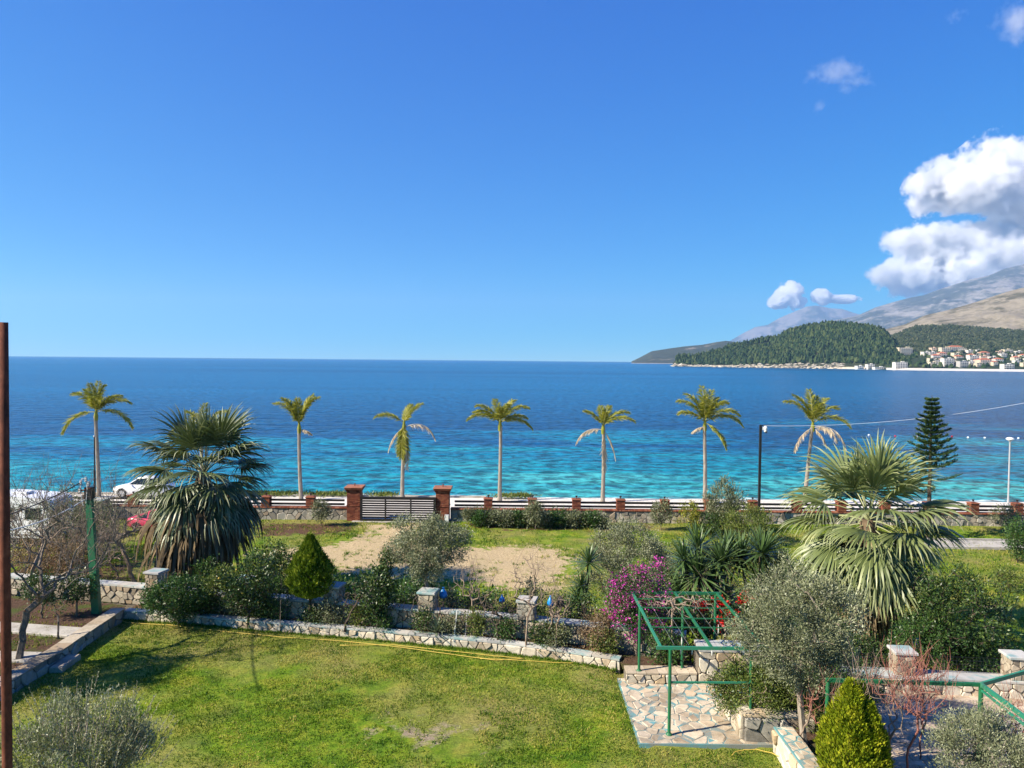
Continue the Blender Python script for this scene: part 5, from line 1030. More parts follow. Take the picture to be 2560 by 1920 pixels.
g.leaves(P, r.normal(0, 1, (n, 3)) * [1, 1, .2], r.normal(0, .3, (n, 3)) + [0, 0, 1], .045, .04, r.random(n)); tag(g.obj('clover_leaves', L_LIGHT), 'scattered pale clover leaves in the front lawn', 'clover', None, 'stuff')

def leafy_shoots(th, c, rad, n, L0, lm, seed, leaf=(.07, .017)):
    r = np.random.default_rng(seed); g = G(); st = G()
    for i in range(n):
        a = r.uniform(0, 2 * math.pi); q = math.sqrt(r.random()); p = np.asarray(c, float) + [rad[0] * q * math.cos(a), rad[1] * q * math.sin(a), rad[2] * math.sqrt(max(0, 1 - q * q)) * .85]; d = unit([math.cos(a) * q * .6 + r.normal(0, .15), math.sin(a) * q * .6 + r.normal(0, .15), 1.0]); L = L0 * r.uniform(.5, 1.2); m = int(L / .022); t = np.sort(r.random(m)) * L
        st.tube([p - d * .2, p + d * L], [.006, .002], 3, False); P = p + d * t[:, None]; D = d * .75 + r.normal(0, .45, (m, 3)); g.leaves(P, D, r.normal(size=(m, 3)), leaf[0] * (1 - .45 * t / L), leaf[1], np.clip(r.normal(.6, .22, m), 0, 1))
    g.obj('leafy_shoots', lm, th); st.obj('shoot_stems', B_OLIVE, th)
leafy_shoots(OLV, (-8.4, 14.6, 3.0), (1.6, 1.3, 1.15), 130, .75, L_OLIVE, 5)

# tree just outside the frame on the left, whose shadow lies across the lawn
b = np.array([-16.9, 23.2, 1.12]); tree('olive_tree', 'old olive tree on the left bed shading the lawn corner', 'tree', b, b + [0, 0, 1.2], b + [-.2, 0, 2.9], (1.6, 1.7, 1.2), 150, (.10, .045), 110, .15, L_OLIVED, B_OLIVE, .007, .12, 201, lobes=.5)
# dense under-planting
rr_ = np.random.default_rng(91)
for i in range(20):
    x = -13.5 + i * .84 + rr_.uniform(-.3, .3); y0 = float(np.interp(x, fx, fy)) + .35; y1 = float(ymid(x)) - .1; b = np.array([x, y0 + (y1 - y0) * rr_.uniform(.2, .9), 1.04]); h = rr_.uniform(.7, 1.7)
    bare('sapling', 'thin bare sapling among the plants of the long planting bed', b, b + [0, 0, h * .3], b + [rr_.normal(0, .1), 0, h * .65], (.38, .25, h * .36), 14, 300 + i, B_DARK if i % 3 else B_TWIG, .005, .018, 'sapling', shoots=10, shl=.5, group='bare saplings in the planting bed')
for i in range(16):
    x = -12.8 + i * 1.05 + rr_.uniform(-.3, .3); y0 = float(np.interp(x, fx, fy)) + .35; b = np.array([x, y0 + (float(ymid(x)) - .3 - y0) * rr_.uniform(.1, .9), 1.04])
    shrub('bed_plant', 'leafy plant in the long planting bed', b, rr_.uniform(.28, .55), rr_.uniform(.45, 1.05), [L_GREEN, L_CITRUS, L_OLIVED, L_LIGHT][i % 4], 330 + i, (.09, .04), 34, 34, group='leafy plants of the long planting bed')
for i in range(20):
    x = -13 + i * .98 + rr_.uniform(-.4, .4); b = np.array([x, float(ymid(x)) + 1.0 + rr_.uniform(0, 1.6), 0]); h = rr_.uniform(1.7, 2.6)
    tree('wall_shrub', 'leafy overgrown shrub behind the garden wall', 'shrub', b, b + [0, 0, .6], b + [0, 0, h * .68], (rr_.uniform(.5, .9), .6, h * .34), 50, (.12, .05), 30, .14, [L_GREEN, L_CITRUS, L_OLIVED][i % 3], B_DARK, .006, .03, 360 + i, group='shrubs behind the garden wall')
for i, (x, y, rx, h, lm) in enumerate([(9.6, 23.3, .9, 1.0, L_CITRUS), (8.7, 22.5, .8, 1.1, L_GREEN), (10.8, 25.3, 1.2, 2.1, L_CITRUS), (12.6, 25.6, 1.2, 2.0, L_CITRUS), (9.0, 26.0, 1.2, 2.2, L_OLIVED), (11.3, 27.6, 1.3, 2.3, L_CITRUS), (16.2, 26.2, 1.3, 2.0, L_GREEN), (6.6, 27.8, 1.0, 1.9, L_GREEN)]):
    b = np.array([x, y, .78 if y < 24 else 0]); shrub('dark_shrub', ['low dark shrub at the foot of the turquoise terrace ledge', 'rounded green shrub between olive trunk and terrace ledge', 'dark shrub behind the mesh fence beneath the fan palm', 'dark shrub behind the first terrace pillar', 'grey green shrub behind the squared stone wall', 'deep green shrub against the fan palm trunk', 'green shrub behind the far right terrace pillar', 'green shrub under the back of the pergola'][i], b, rx, h, lm, 380 + i, (.10, .045), 90, 44, group='dark shrubs beside the terraces')
for i in range(7):
    x = 7.4 + i * .55; b = np.array([x, 30.3 + rr_.uniform(-.4, .4), 0]); bare('dry_stalks', 'tall dry bare stalks in front of the yucca clump', b, b + [0, 0, .8], b + [0, 0, 1.75], (.5, .4, .75), 18, 400 + i, B_TWIG, .007, .03, 'shrub', shoots=14, shl=.8, group='dry stalks before the yuccas')
for i, (px, Y) in enumerate([(150, 38.5), (235, 39.5), (270, 41), (290, 37.5), (210, 36)]):
    b = lotp(px, Y); bare('dry_brush', 'tangled grey dry brush on the rough ground around the campervan', b, b + [0, 0, .5], b + [0, 0, 1.7], (1.5, 1.1, 1.1), 110, 420 + i, B_TWIG, .006, .04, 'brush', shoots=110, shl=.9, group='dry brush around the campervan')

L_TUFT = leafmat('grass_tuft', (.035, .10, .006), (.09, .19, .012), (.22, .30, .03), .3, .55, .25)
def tufts(name, label, n, xr, yr, zf, h, seed, ok):
    r = np.random.default_rng(seed); C = np.stack([r.uniform(*xr, n), r.uniform(*yr, n)], -1); C = C[ok(C[:, 0], C[:, 1]) & (fbm(C[:, 0] * .6, C[:, 1] * .6, seed, 4) > .52)]; m = 14; P = np.repeat(C, m, 0) + r.normal(0, .06, (len(C) * m, 2)); P = np.c_[P, zf(P[:, 0], P[:, 1])]; k = len(P); g = G()
    g.leaves(P, r.normal(0, .55, (k, 3)) + [0, 0, 1], r.normal(size=(k, 3)) * [1, 1, .1], h * r.uniform(.4, 1.4, k) * np.repeat(r.uniform(.5, 1.4, len(C)), m), .02 + h * .06, np.clip(np.repeat(r.random(len(C)), m) + r.normal(0, .2, k), 0, 1), .3); return tag(g.obj(name, L_TUFT), label, 'grass', None, 'stuff')
tufts('lawn_tufts', 'darker green clumps of grass and clover in the front lawn', 5200, (-15, 8), (16, 30), lambda x, y: lawn_z(x, y) - .01, .075, 23, lambda x, y: (y < np.interp(x, fx, fy) - .08) & ~((x > 3.4) & (y > 20.2)) & (np.abs(x) < y * .70))
r = np.random.default_rng(44); u = r.random(900) * FPL.L[-1]; C = np.array([FPL.at(q, .05 + .12 * r.random()) for q in u]); m = 9; P = np.repeat(C, m, 0) + r.normal(0, .04, (len(C) * m, 2)); P = np.c_[P, lawn_z(P[:, 0], P[:, 1]) - .01]; k = len(P); g = G(); g.leaves(P, r.normal(0, .4, (k, 3)) + [0, 0, 1], r.normal(size=(k, 3)) * [1, 1, .1], .11 * r.uniform(.3, 1.4, k), .02, r.random(k), .3); tag(g.obj('wall_foot_grass', L_TUFT), 'ragged longer grass at the foot of the planter wall', 'grass', None, 'stuff')
tufts('plot_tufts', 'scattered grass clumps on the sandy plot and its grass', 6500, (-34, 36), (26, 52.2), lambda x, y: x * 0 - .03, .16, 29, lambda x, y: (y > ymid(x) + .7) & (np.abs(x) < y * .70))

for i, (x, y, h) in enumerate([(10.7, 19.7, 2.4), (11.5, 21.0, 2.0), (12.9, 19.2, 2.1), (8.9, 19.4, 2.6), (7.9, 19.2, 1.9), (9.9, 21.6, 1.8)]):
    b = np.array([x, y, .80 if x > 9.5 else 1.1]); bare('fruit_tree', ['thin red twigged sapling in front of the turquoise ledge', 'low bare sapling against the terrace ledge wall', 'bare sapling beside the post of the second pergola', 'tall bare sapling rising behind the thuja', 'low bare sapling between parapet and olive trunk', 'small grey bare sapling near the first terrace pillar'][i], b, b + [.03, 0, h * .3], b + [.05, 0, h * .66], (.6, .5, h * .33), 34, 500 + i, B_REDTWIG if i % 2 == 0 else B_TWIG, .005, .022, shoots=34, shl=.7)
for i, (x, y, rx, h, lm) in enumerate([(9.3, 22.3, .7, 1.15, L_GREEN), (8.5, 20.9, .6, 1.2, L_LIGHT), (10.6, 23.1, .6, .8, L_CITRUS), (5.2, 25.3, .55, 1.1, L_GREEN)]):
    b = np.array([x, y, .78 if y < 24 else 1.03]); shrub('shrub', ['leafy green shrub at the left end of the turquoise ledge', 'light green shrub behind the olive trunk', 'low dark shrub under the ledge beside the pillar', 'green plant in the raised bed under the pergola'][i], b, rx, h, lm, 520 + i, (.09, .04), 70, 40)
# ================================================================== pergolas
def beam(a, b, w, h, mat, name, par):
    w, h = w * .8, h * .8
    a, b = np.asarray(a, float), np.asarray(b, float); d = unit(b - a); s = unit(np.cross(d, [0, 0, 1.0]) if abs(d[2]) < .95 else [1.0, 0, 0]); u = np.cross(s, d); V = []
    for p in (a, b): V += [p + s * i * w / 2 + u * j * h / 2 for i, j in ((-1, -1), (1, -1), (1, 1), (-1, 1))]
    g = G(); g.add(V, [(3, 2, 1, 0), (4, 5, 6, 7), (0, 1, 5, 4), (1, 2, 6, 5), (2, 3, 7, 6), (3, 0, 4, 7)]); return g.obj(name, mat, par)
ZT = 3.2; th = thing('pergola', 'green painted metal pergola over the crazy paved terrace', 'pergola', (5.5, 22, .8))
beam((4.05, 21.0, ZT), (7.15, 21.0, ZT), .07, .11, M_GREENL, 'front_beam', th); beam((4.18, 21.0, ZT + .004), (4.18, 26.0, ZT + .004), .08, .09, M_GREENL, 'side_beam', th)
beam((5.58, 21.0, ZT + .02), (5.62, 26.0, ZT + .02), .08, .09, M_GREEN, 'middle_beam', th); beam((7.05, 21.0, ZT + .004), (7.05, 26.0, ZT + .004), .08, .09, M_GREEN, 'side_beam', th); beam((4.1, 26.0, ZT + .01), (7.2, 26.0, ZT + .01), .08, .11, M_GREEN, 'back_beam', th)
for y in (22.5, 23.3, 24.3, 25.2): beam((4.18, y, ZT + .05), (7.05, y, ZT + .05), .03, .04, M_GREEN, 'crossbar', th)
for x in (4.55, 4.95, 5.3, 5.95, 6.3, 6.7): beam((x, 21.0, ZT + .075), (x, 26.0, ZT + .075), .006, .006, M_WIRE, 'wire', th)
for x, y, z in ((4.43, 20.95, .79), (6.68, 21.0, .79), (4.18, 24.5, 1.12), (6.98, 25.9, .2), (5.62, 24.75, 1.0)):
    g = G(); g.tube([(x, y, z), (x, y, ZT - .03)], .045, 10); po = g.obj('post', M_GREEN, th)
    g = G(); g.lathe((x, y, z - .01), [(.10, 0), (.09, .03), (.055, .07)], 12); g.obj('foot_plate', M_GREEN, th)
beam((4.43, 20.95, 2.26), (6.9, 20.97, 2.26), .05, .06, M_GREENL, 'rail', th)
r = np.random.default_rng(31)
b = np.array([5.4, 25.2, 1.05]); bare('climber', 'bare pale climbing vine lying over the pergola wires', b, b + [0, .1, 1.9], b + [-.1, -.6, 2.2], (1.2, 1.2, .16), 80, 171, B_TWIG, .007, .035, 'vine')
for i, (x, y, l) in enumerate([(4.75, 21.1, .22), (5.05, 21.05, .2), (4.95, 21.9, .26), (6.3, 23.0, .3), (6.85, 22.9, .34), (5.58, 20.98, .2)]):
    g = G(); g.tube([(x, y, ZT - .02), (x + .01, y, ZT - l * .5), (x, y, ZT - l)], [.006, .02, .008], 6); tag(g.obj('tie_strip', M_CABLE), 'pale cloth strip tied to the pergola frame, hanging down', 'strip', 'pale strips hanging from the pergola')
th = thing('pergola', 'second green metal pergola over the right paver terrace', 'pergola', (11.65, 18.75, .8))
beam((7.9, 18.95, ZT), (11.68, 18.75, ZT), .08, .11, M_GREEN, 'back_beam', th); beam((11.65, 18.75, ZT + .01), (14.8, 20.3, ZT + .01), .08, .12, M_GREENL, 'back_beam', th); beam((11.65, 18.75, ZT + .004), (11.35, 12.5, ZT + .004), .09, .12, M_GREENL, 'side_beam', th); beam((11.65, 18.72, ZT - .13), (11.5, 13.5, ZT - .35), .06, .06, M_GREENL, 'brace', th)
beam((11.63, 18.72, 1.93), (14.6, 20.1, 1.93), .03, .03, M_BLACK, 'rail', th)
for x, y in ((11.65, 18.75), (14.75, 20.25), (7.95, 18.95)):
    g = G(); g.tube([(x, y, .8 if x > 9 else 1.1), (x, y, ZT - .04)], .055, 10); g.obj('post', M_GREEN, th)

# ================================================================== poles and cables
p0, p1 = W(243, 1533, 1.14), WY(222, 1225, W(243, 1533, 1.14)[1]); th = thing('utility_pole', 'green painted concrete utility pole leaning at the bed corner', 'pole', p0)
def taper(g, a, b, w0, w1):
    V = [];
    for p, w in ((a, w0), (b, w1)): V += [p + np.array([i * w / 2, j * w * .4, 0]) for i, j in ((-1, -1), (1, -1), (1, 1), (-1, 1))]
    g.add(V, [(3, 2, 1, 0), (4, 5, 6, 7), (0, 1, 5, 4), (1, 2, 6, 5), (2, 3, 7, 6), (3, 0, 4, 7)])
g = G(); taper(g, p0 - [0, 0, .3], p1, .30, .23); g.obj('shaft', M_POLE, th); g = G(); taper(g, p1 + [.02, 0, -.35], p1 + [.02, 0, .12], .30, .28); g.obj('top_band', M_BLACK, th)
for i, (dx, dz) in enumerate([(-.25, .30), (-.05, .42), (-.28, .0), (.05, .25)]):
    g = G(); g.lathe(p1 + [dx, -.1, dz], [(.05, -.09), (.06, -.05), (.035, -.02), (.06, .02), (.035, .05), (.05, .09), (.02, .10)], 8); g.obj('insulator', M_GREYP, th)
g = G(); g.tube([p1 + [-.15, -.12, -.6], p1 + [-.28, -.12, 0], p1 + [-.2, -.12, .45], p1 + [-.02, -.12, .5], p1 + [.0, -.12, 0], p1 + [-.05, -.12, -.5]], .016, 6); g.obj('cable_loop', M_CABLE, th); g = G(); g.tube([p1 + [-.35, -.1, -.05], p1 + [.15, -.1, .1]], .03, 6); g.obj('bracket', M_RUST, th)
def cable(label, a, b, sag, rad, mat, name='cable'):
    a, b = np.asarray(a), np.asarray(b); t = np.linspace(0, 1, 24)[:, None]; P = a + (b - a) * t - np.array([0, 0, 1]) * sag * 4 * t * (1 - t); g = G(); g.tube(P, rad, 5); return tag(g.obj(name, mat), label, 'cable')
cable('thick dark overhead cable running from the pole above the campervan', p1 + [-.3, -.1, .28], WY(-60, 1310, 24.0), .15, .022, M_CABLED); cable('second thin dark overhead cable under the thick one', p1 + [-.3, -.1, .12], WY(-60, 1322, 24.5), .3, .012, M_CABLED)
cable('pale twisted cable running down from the pole past the bare tree', p1 + [-.1, -.14, -.35], WY(-60, 1338, 21.0), .25, .02, M_CABLE)
# camera pole
pb = np.array([WY(1897, 1290, 51.7)[0], 51.7, 0]); pt = WY(1896, 1062, 51.7)[2]; th = thing('camera_pole', 'tall black pole carrying a white security camera at the boundary wall', 'pole', pb); g = G(); g.box((pb[0], pb[1], pt / 2 - .1), (.15, .15, pt + .2), 0, .5, .015); g.obj('shaft', M_BLACK, th); g = G(); g.box((pb[0] + .2, pb[1], pt - .06), (.40, .07, .08), 0, .5, .01); g.obj('arm', M_BLACK, th)
g = G(); g.lathe((pb[0] + .33, pb[1] - .03, pt - .50), [(.02, 0), (.10, .03), (.12, .12), (.10, .2), (.12, .22), (.12, .34), (.05, .42)], 12); cm = g.obj('camera', M_WHITE, th, True)
g = G(); g.lathe((pb[0] + .36, pb[1] - .06, pt - .54), [(.02, 0), (.09, .03), (.10, .10)], 12); q = g.obj('lens', M_BLACK, cm, True); q.matrix_parent_inverse = Matrix.Identity(4); g = G(); g.box((pb[0] + .17, pb[1] - .02, pt - .24), (.10, .12, .22), 0, .5, .01); g.obj('junction_box', M_WHITE, th)
cable('long white cable sagging from the camera pole across the sea view', (pb[0] + .1, pb[1], pt - .06), WY(2790, 958, 46.0), .75, .010, M_CABLE)
# street lamp on the promenade
b = W(2522, 1264, 0.0); b[1] = 60.6; b[0] = WY(2522, 1200, 60.6)[0]; b[2] = -.02; zt = WY(2524, 1092, 60.6)[2]; th = thing('street_lamp', 'slim grey street lamp with round cap head by the beach', 'street lamp', b)
g = G(); g.tube([b, b + [0, 0, .6], b + [0, 0, zt - .3]], [.10, .065, .05], 10); g.obj('post', M_GREYP, th); g = G(); c = b + [0, 0, zt - .38]; g.lathe(c, [(.06, 0), (.12, .08), (.24, .16)], 16); g.obj('holder', M_GREYP, th, True); g = G(); g.lathe(c, [(.16, .16), (.28, .19), (.30, .25), (.2, .33), (.05, .37)], 16); g.obj('lamp_head', M_WHITE, th, True)
# thin dark post beside first palm
b = W(237, 1243, 0.0); b[2] = -.02; zt = WY(236, 1092, b[1])[2]; th = thing('thin_post', 'thin dark blue post beside the tall feather palm', 'post', b); g = G(); g.tube([b, b + [0, 0, zt * .45]], .085, 8); g.obj('lower_tube', M_BLACK, th); g = G(); g.tube([b + [0, 0, zt * .45], b + [0, 0, zt]], .05, 8); g.obj('upper_tube', M_BLACK, th); g = G(); g.lathe(b + [0, 0, zt], [(.07, 0), (.09, .06), (.05, .14)], 8); g.obj('lamp', M_GREYP, th)
# rusty steel post close by
g = G(); x0 = WY(18, 1900, 6.0); x1 = WY(7, 806, 6.0); d = (x1 - x0) / (x1[2] - x0[2]); P = [x0 + d * (z - x0[2]) for z in (.7, 3, 6, 8, 9.5, float(x1[2]))]; th = thing('rusty_post', 'tall rusty steel post standing close to the viewer', 'post', P[0])
g.tube(P, .037, 14); g.obj('shaft', M_RUST, th, True); g = G(); g.box(P[0] + [0, 0, .1], (.25, .25, .03)); g.obj('base_plate', M_RUST, th)

# ================================================================== vehicles
def wheel(th, c, rad, wd, side):
    g = G(); an = np.arange(24) * 2 * math.pi / 24; prof = [(.66, .5), (.92, .5), (1.0, .36), (1.0, -.36), (.92, -.5), (.66, -.5)]
    V = [(c[0] + rad * p * math.cos(a), c[1] + side * wd * q, c[2] + rad * p * math.sin(a)) for p, q in prof for a in an]; n = 24
    return V, [(i * n + j, i * n + (j + 1) % n, (i + 1) * n + (j + 1) % n, (i + 1) * n + j) for i in range(5) for j in range(n)]
def put_car(th, parts, P, hd):
    c, s = math.cos(hd), math.sin(hd); Rm = np.array([[c, s, 0], [-s, c, 0], [0, 0, 1]])
    made = {}
    for nm, V, Fc, mat, sm, par in parts:
        g = G(); g.add(np.asarray(V, float) @ Rm + P, Fc); pr = made.get(par); o = g.obj(nm, mat, th if pr is None else pr, sm)
        if pr is not None: o.matrix_parent_inverse = Matrix.Identity(4)
        made[nm] = o
    return th
def car(label, cat, P, hd, paintm, L, Wd, zh, zr, rad, stb, roof, alloy):
    th = thing('parked_car', label, cat, P); parts = []; V = []; n = 10
    for (x, zl, zb, w, cr) in stb:
        h = [(w * .80, zl), (w * .97, zl + .10), (w, (zl + zb) * .5), (w * .985, zb - .10), (w * .90, zb)]
        V += [(x, -y, z) for y, z in h] + [(x, y, z) for y, z in h[::-1]]
        V[-6] = (x, -h[4][0] * .98, h[4][1] + cr * .4); V[-5] = (x, h[4][0] * .98, h[4][1] + cr * .4)
    m = len(stb); Fc = [(i * n + j, (i + 1) * n + j, (i + 1) * n + (j + 1) % n, i * n + (j + 1) % n) for i in range(m - 1) for j in range(n)] + [tuple(range(n)), tuple(range((m - 1) * n, m * n))[::-1]]
    parts.append(('body', V, Fc, paintm, True, None))
    # greenhouse: (x, z, halfwidth) for the belt ring and roof ring
    (xa, xb, xc, xd, zb, zt, wb, wt) = roof; ring = [(xa, zb, wb * .92), (xb, zt, wt), ((xb + xc) / 2, zt + .03, wt * 1.03), (xc, zt - .02, wt), (xd, zb + .02, wb * .85)]
    RV = [(x, y, z) for x, z, w in ring for y in (-w, w)]; parts.append(('roof', [(x, y, z) for x, z, w in ring[1:4] for y in (-w, w)] + [(x, y, z - .06) for x, z, w in ring[1:4] for y in (-w * .98, w * .98)], [(0, 2, 3, 1), (2, 4, 5, 3), (0, 6, 8, 2), (2, 8, 10, 4), (1, 3, 9, 7), (3, 5, 11, 9), (0, 1, 7, 6), (4, 10, 11, 5)], paintm, True, None))
    parts.append(('windscreen', [(xa, -wb * .9, zb), (xa, wb * .9, zb), (xb, wt * .97, zt - .02), (xb, -wt * .97, zt - .02)], [(0, 1, 2, 3)], M_GLASS, False, None)); parts.append(('rear_window', [(xd, -wb * .82, zb + .02), (xd, wb * .82, zb + .02), (xc, wt * .97, zt - .05), (xc, -wt * .97, zt - .05)], [(3, 2, 1, 0)], M_GLASS, False, None))
    for sd in (-1, 1):
        w0, w1 = sd * wb * .93, sd * wt * .99; q = lambda x, t: (x, w0 + (w1 - w0) * t, zb + (zt - .05 - zb) * t); xm = xa + (xd - xa) * .56
        parts.append(('side_window', [q(xa + .12, .04), q(xm - .05, .04), q(min(xm - .05, xc), .92), q(xb + .08, .92)], [(0, 1, 2, 3)], M_GLASS, False, None)); parts.append(('side_window', [q(xm + .05, .04), q(xd - .28, .06), q(xc - .02, .80), q(xm + .05, .92)], [(0, 1, 2, 3)], M_GLASS, False, None))
        for tt, (u0, u1, v0, v1) in (('door_pillar', (xm - .05, xm + .05, xm - .05, xm + .05)), ('front_pillar', (xa - .02, xa + .12, xb - .02, xb + .08)), ('rear_pillar', (xd - .28, xd + .02, xc - .02, xc + .04))): parts.append((tt, [q(u0, .0), q(u1, .0), q(v1, 1.0), q(v0, 1.0)], [(0, 1, 2, 3)], paintm, False, None))
        for x in (rad * 1.05 + .48, L - rad * 1.05 - .48):
            V2, F2 = wheel(th, (x, sd * (Wd / 2 - .11), rad), rad, .22, sd); parts.append(('wheel', V2, F2, M_RUBBER, False, None)); y = sd * (Wd / 2 + .004); R2 = rad * .66; V3 = [(x, y, rad)]; F3 = []
            for k in range(10):
                a = 2 * math.pi * k / 10; a0, a1 = a - .11, a + .11; V3 += [(x + R2 * math.cos(a0), y, rad + R2 * math.sin(a0)), (x + R2 * math.cos(a1), y, rad + R2 * math.sin(a1))]; F3.append((0, 1 + 2 * k, 2 + 2 * k))
            for k in range(24): a = 2 * math.pi * k / 24; V3 += [(x + R2 * math.cos(a), y - sd * .01, rad + R2 * math.sin(a)), (x + R2 * .88 * math.cos(a), y - sd * .01, rad + R2 * .88 * math.sin(a))]
            F3 += [(21 + 2 * k, 21 + 2 * ((k + 1) % 24), 22 + 2 * ((k + 1) % 24), 22 + 2 * k) for k in range(24)]; parts.append(('rim', V3, F3, alloy, False, 'wheel'))
            aV = []; 
            for k in range(13): a = math.pi * k / 12; aV += [(x + rad * 1.0 * math.cos(a), sd * (Wd / 2 + .006), rad + rad * 1.0 * math.sin(a)), (x + rad * 1.16 * math.cos(a), sd * (Wd / 2 + .006), rad + rad * 1.16 * math.sin(a))]
            parts.append(('wheel_arch', aV, [(2 * k, 2 * k + 1, 2 * k + 3, 2 * k + 2) for k in range(12)], M_RUBBER, False, None))
        g = G(); g.box((L * .08, sd * Wd * .36, zh - .22), (.22, .34, .14), 0, .5, .03); parts.append(('headlight', g.v[0], g.f, M_ALLOY, False, None)); g = G(); g.box((L * .955, sd * Wd * .37, zh - .20), (.18, .30, .15), 0, .5, .03); parts.append(('tail_light', g.v[0], g.f, L_RED, False, None))
        g = G(); g.box((xa + .3, sd * (Wd / 2 + .08), zb + .08), (.12, .18, .12), 0, .5, .03); parts.append(('mirror', g.v[0], g.f, paintm, False, None)); g = G(); g.box((xa + (xd - xa) * .48, sd * (Wd / 2 + .005), zb - .14), (.2, .03, .035), 0, .5, .008); parts.append(('door_handle', g.v[0], g.f, paintm, False, None))
        g = G(); g.box((xm, sd * (Wd / 2 + .001), (zb + .3) / 2 + .02), (.014, .012, zb - .5)); parts.append(('door_gap', g.v[0], g.f, M_RUBBER, False, None))
    return put_car(th, parts, np.asarray(P, float), hd)
M_CARW = paint('car_white', (.80, .80, .80), .22, .5, .03); M_CARP = paint('car_pink', (.55, .055, .11), .25, .5, .1)
P = WY(279, 1248, 60.0); P[2] = 0
car('white car parked on the promenade behind the shaggy fan palm', 'car', P + [0, .9, 0], R(-3), M_CARW, 4.4, 1.85, .98, 1.58, .36, [(0, .42, .58, .55, .02), (.10, .28, .78, .80, .03), (.5, .22, .92, .90, .05), (1.15, .20, 1.02, .925, .05), (1.6, .20, 1.06, .925, .02), (3.4, .20, 1.08, .925, .02), (4.1, .24, 1.06, .90, .02), (4.33, .34, .98, .82, .02), (4.4, .45, .8, .7, .0)], (1.25, 2.0, 3.5, 4.15, 1.05, 1.58, .90, .66), M_ALLOY)
P = WY(302, 1337, 47.9); P[2] = 0
car('pink red coupe parked on the grass behind the shaggy fan palm', 'car', P + [4.15, 1.0, 0], R(176), M_CARP, 4.1, 1.70, .80, 1.30, .295, [(0, .36, .48, .55, .02), (.10, .24, .60, .74, .03), (.6, .20, .72, .83, .04), (1.3, .18, .80, .85, .04), (2.0, .18, .84, .85, .02), (3.1, .18, .87, .85, .02), (3.65, .22, .90, .82, .03), (3.98, .30, .82, .74, .03), (4.1, .42, .66, .62, .0)], (1.25, 2.0, 2.7, 3.72, .84, 1.30, .82, .58), M_ALLOY)
# campervan
P = WY(128, 1345, 44.5); P[2] = 0; th = thing('campervan', 'white campervan parked behind the dry thicket', 'campervan', P); parts = []
prof = [(0, .45), (0, 2.35), (.12, 2.62), (.5, 2.78), (3.4, 2.92), (4.9, 2.86), (5.3, 2.55), (5.42, 1.7), (6.1, 1.25), (6.25, .9), (6.25, .45)]; wv = 1.1; n = len(prof)
V = [(x, -wv, z) for x, z in prof] + [(x, wv, z) for x, z in prof]; parts.append(('body', V, [tuple(range(n))[::-1], tuple(range(n, 2 * n))] + [(i, (i + 1) % n, n + (i + 1) % n, n + i) for i in range(n)], M_CARW, False, None))
for sd in (-1, 1):
    for x0, x1 in ((.55, 1.5), (2.2, 3.3), (3.7, 4.4)): parts.append(('window', [(x0, sd * (wv + .012), 1.55), (x1, sd * (wv + .012), 1.55), (x1, sd * (wv + .012), 2.2), (x0, sd * (wv + .012), 2.2)], [(0, 1, 2, 3)], M_GLASS, False, None)); g = G(); g.box(((x0 + x1) / 2, sd * (wv + .004), 1.875), (x1 - x0 + .1, .01, .75)); parts.append(('window_frame', g.v[0], g.f, M_GREYP, False, None))
    for x in (1.2, 5.1): V2, F2 = wheel(th, (x, sd * (wv - .12), .36), .36, .24, sd); parts.append(('wheel', V2, F2, M_RUBBER, False, None))
g = G(); g.box((-.015, 0, 1.85), (.02, 1.0, .7)); parts.append(('rear_window', g.v[0], g.f, M_GLASS, False, None)); g = G(); g.box((2.4, 0, 2.93), (.9, .7, .12), 0, .5, .03); parts.append(('roof_vent', g.v[0], g.f, M_WHITE, False, None)); g = G(); g.box((3.0, 0, .62), (5.9, 2.22, .10)); parts.append(('skirt_trim', g.v[0], g.f, M_GREYP, False, None))
g = G(); g.box((5.62, 0, 1.75), (.05, 1.9, .5)); parts.append(('windscreen', np.array(g.v[0]) - [.35 * 0, 0, 0], g.f, M_GLASS, False, None))
put_car(th, parts, P + [0, 1.1, 0], R(176))

# ================================================================== small things
M_BLUE = paint('blue_plastic', (.01, .22, .60), .35, .5, .05)
for i, (px, py, Y, h, dark) in enumerate([(1108, 1482, 28.9, .42, 0), (1255, 1497, 29.2, .30, 0), (1376, 1503, 28.2, .42, 0)]):
    c = WY(px, py, Y); gz = 0.0 if Y > 28.3 else 0.0; th = thing('blue_bag', ['large blue plastic bag tied on a stick beside the pale pillar', 'small blue plastic bag on a stick between two pillars', 'narrow blue plastic bag on a stick beside the black bag'][i], 'bag', c - [0, 0, h / 2]); g = G(); w = h * (.42 if i != 2 else .32)
    g.lathe(c - [0, 0, h / 2], [(.02, 0), (w * .7, h * .08), (w * .95, h * .3), (w * .7, h * .6), (w * .3, h * .84), (w * .18, h * .9), (w * .35, h)], 10); g.obj('bag', M_BLUE, th, True); g = G(); g.tube([(c[0] + .03, c[1] + w * .9, 0), (c[0], c[1] + w * .5, c[2] + h * .5)], .014, 5); g.obj('stick', B_TWIG, th)
c = WY(1400, 1503, 28.4); th = thing('black_bag', 'black plastic bag hung next to the narrow blue bag', 'bag', c - [0, 0, .2]); g = G(); g.lathe(c - [0, 0, .22], [(.03, 0), (.17, .05), (.15, .2), (.09, .34), (.03, .42)], 9); g.obj('bag', M_BLACK, th); g = G(); g.tube([(c[0], c[1] + .15, 0), (c[0], c[1] + .1, c[2] + .2)], .012, 5); g.obj('stick', B_TWIG, th)
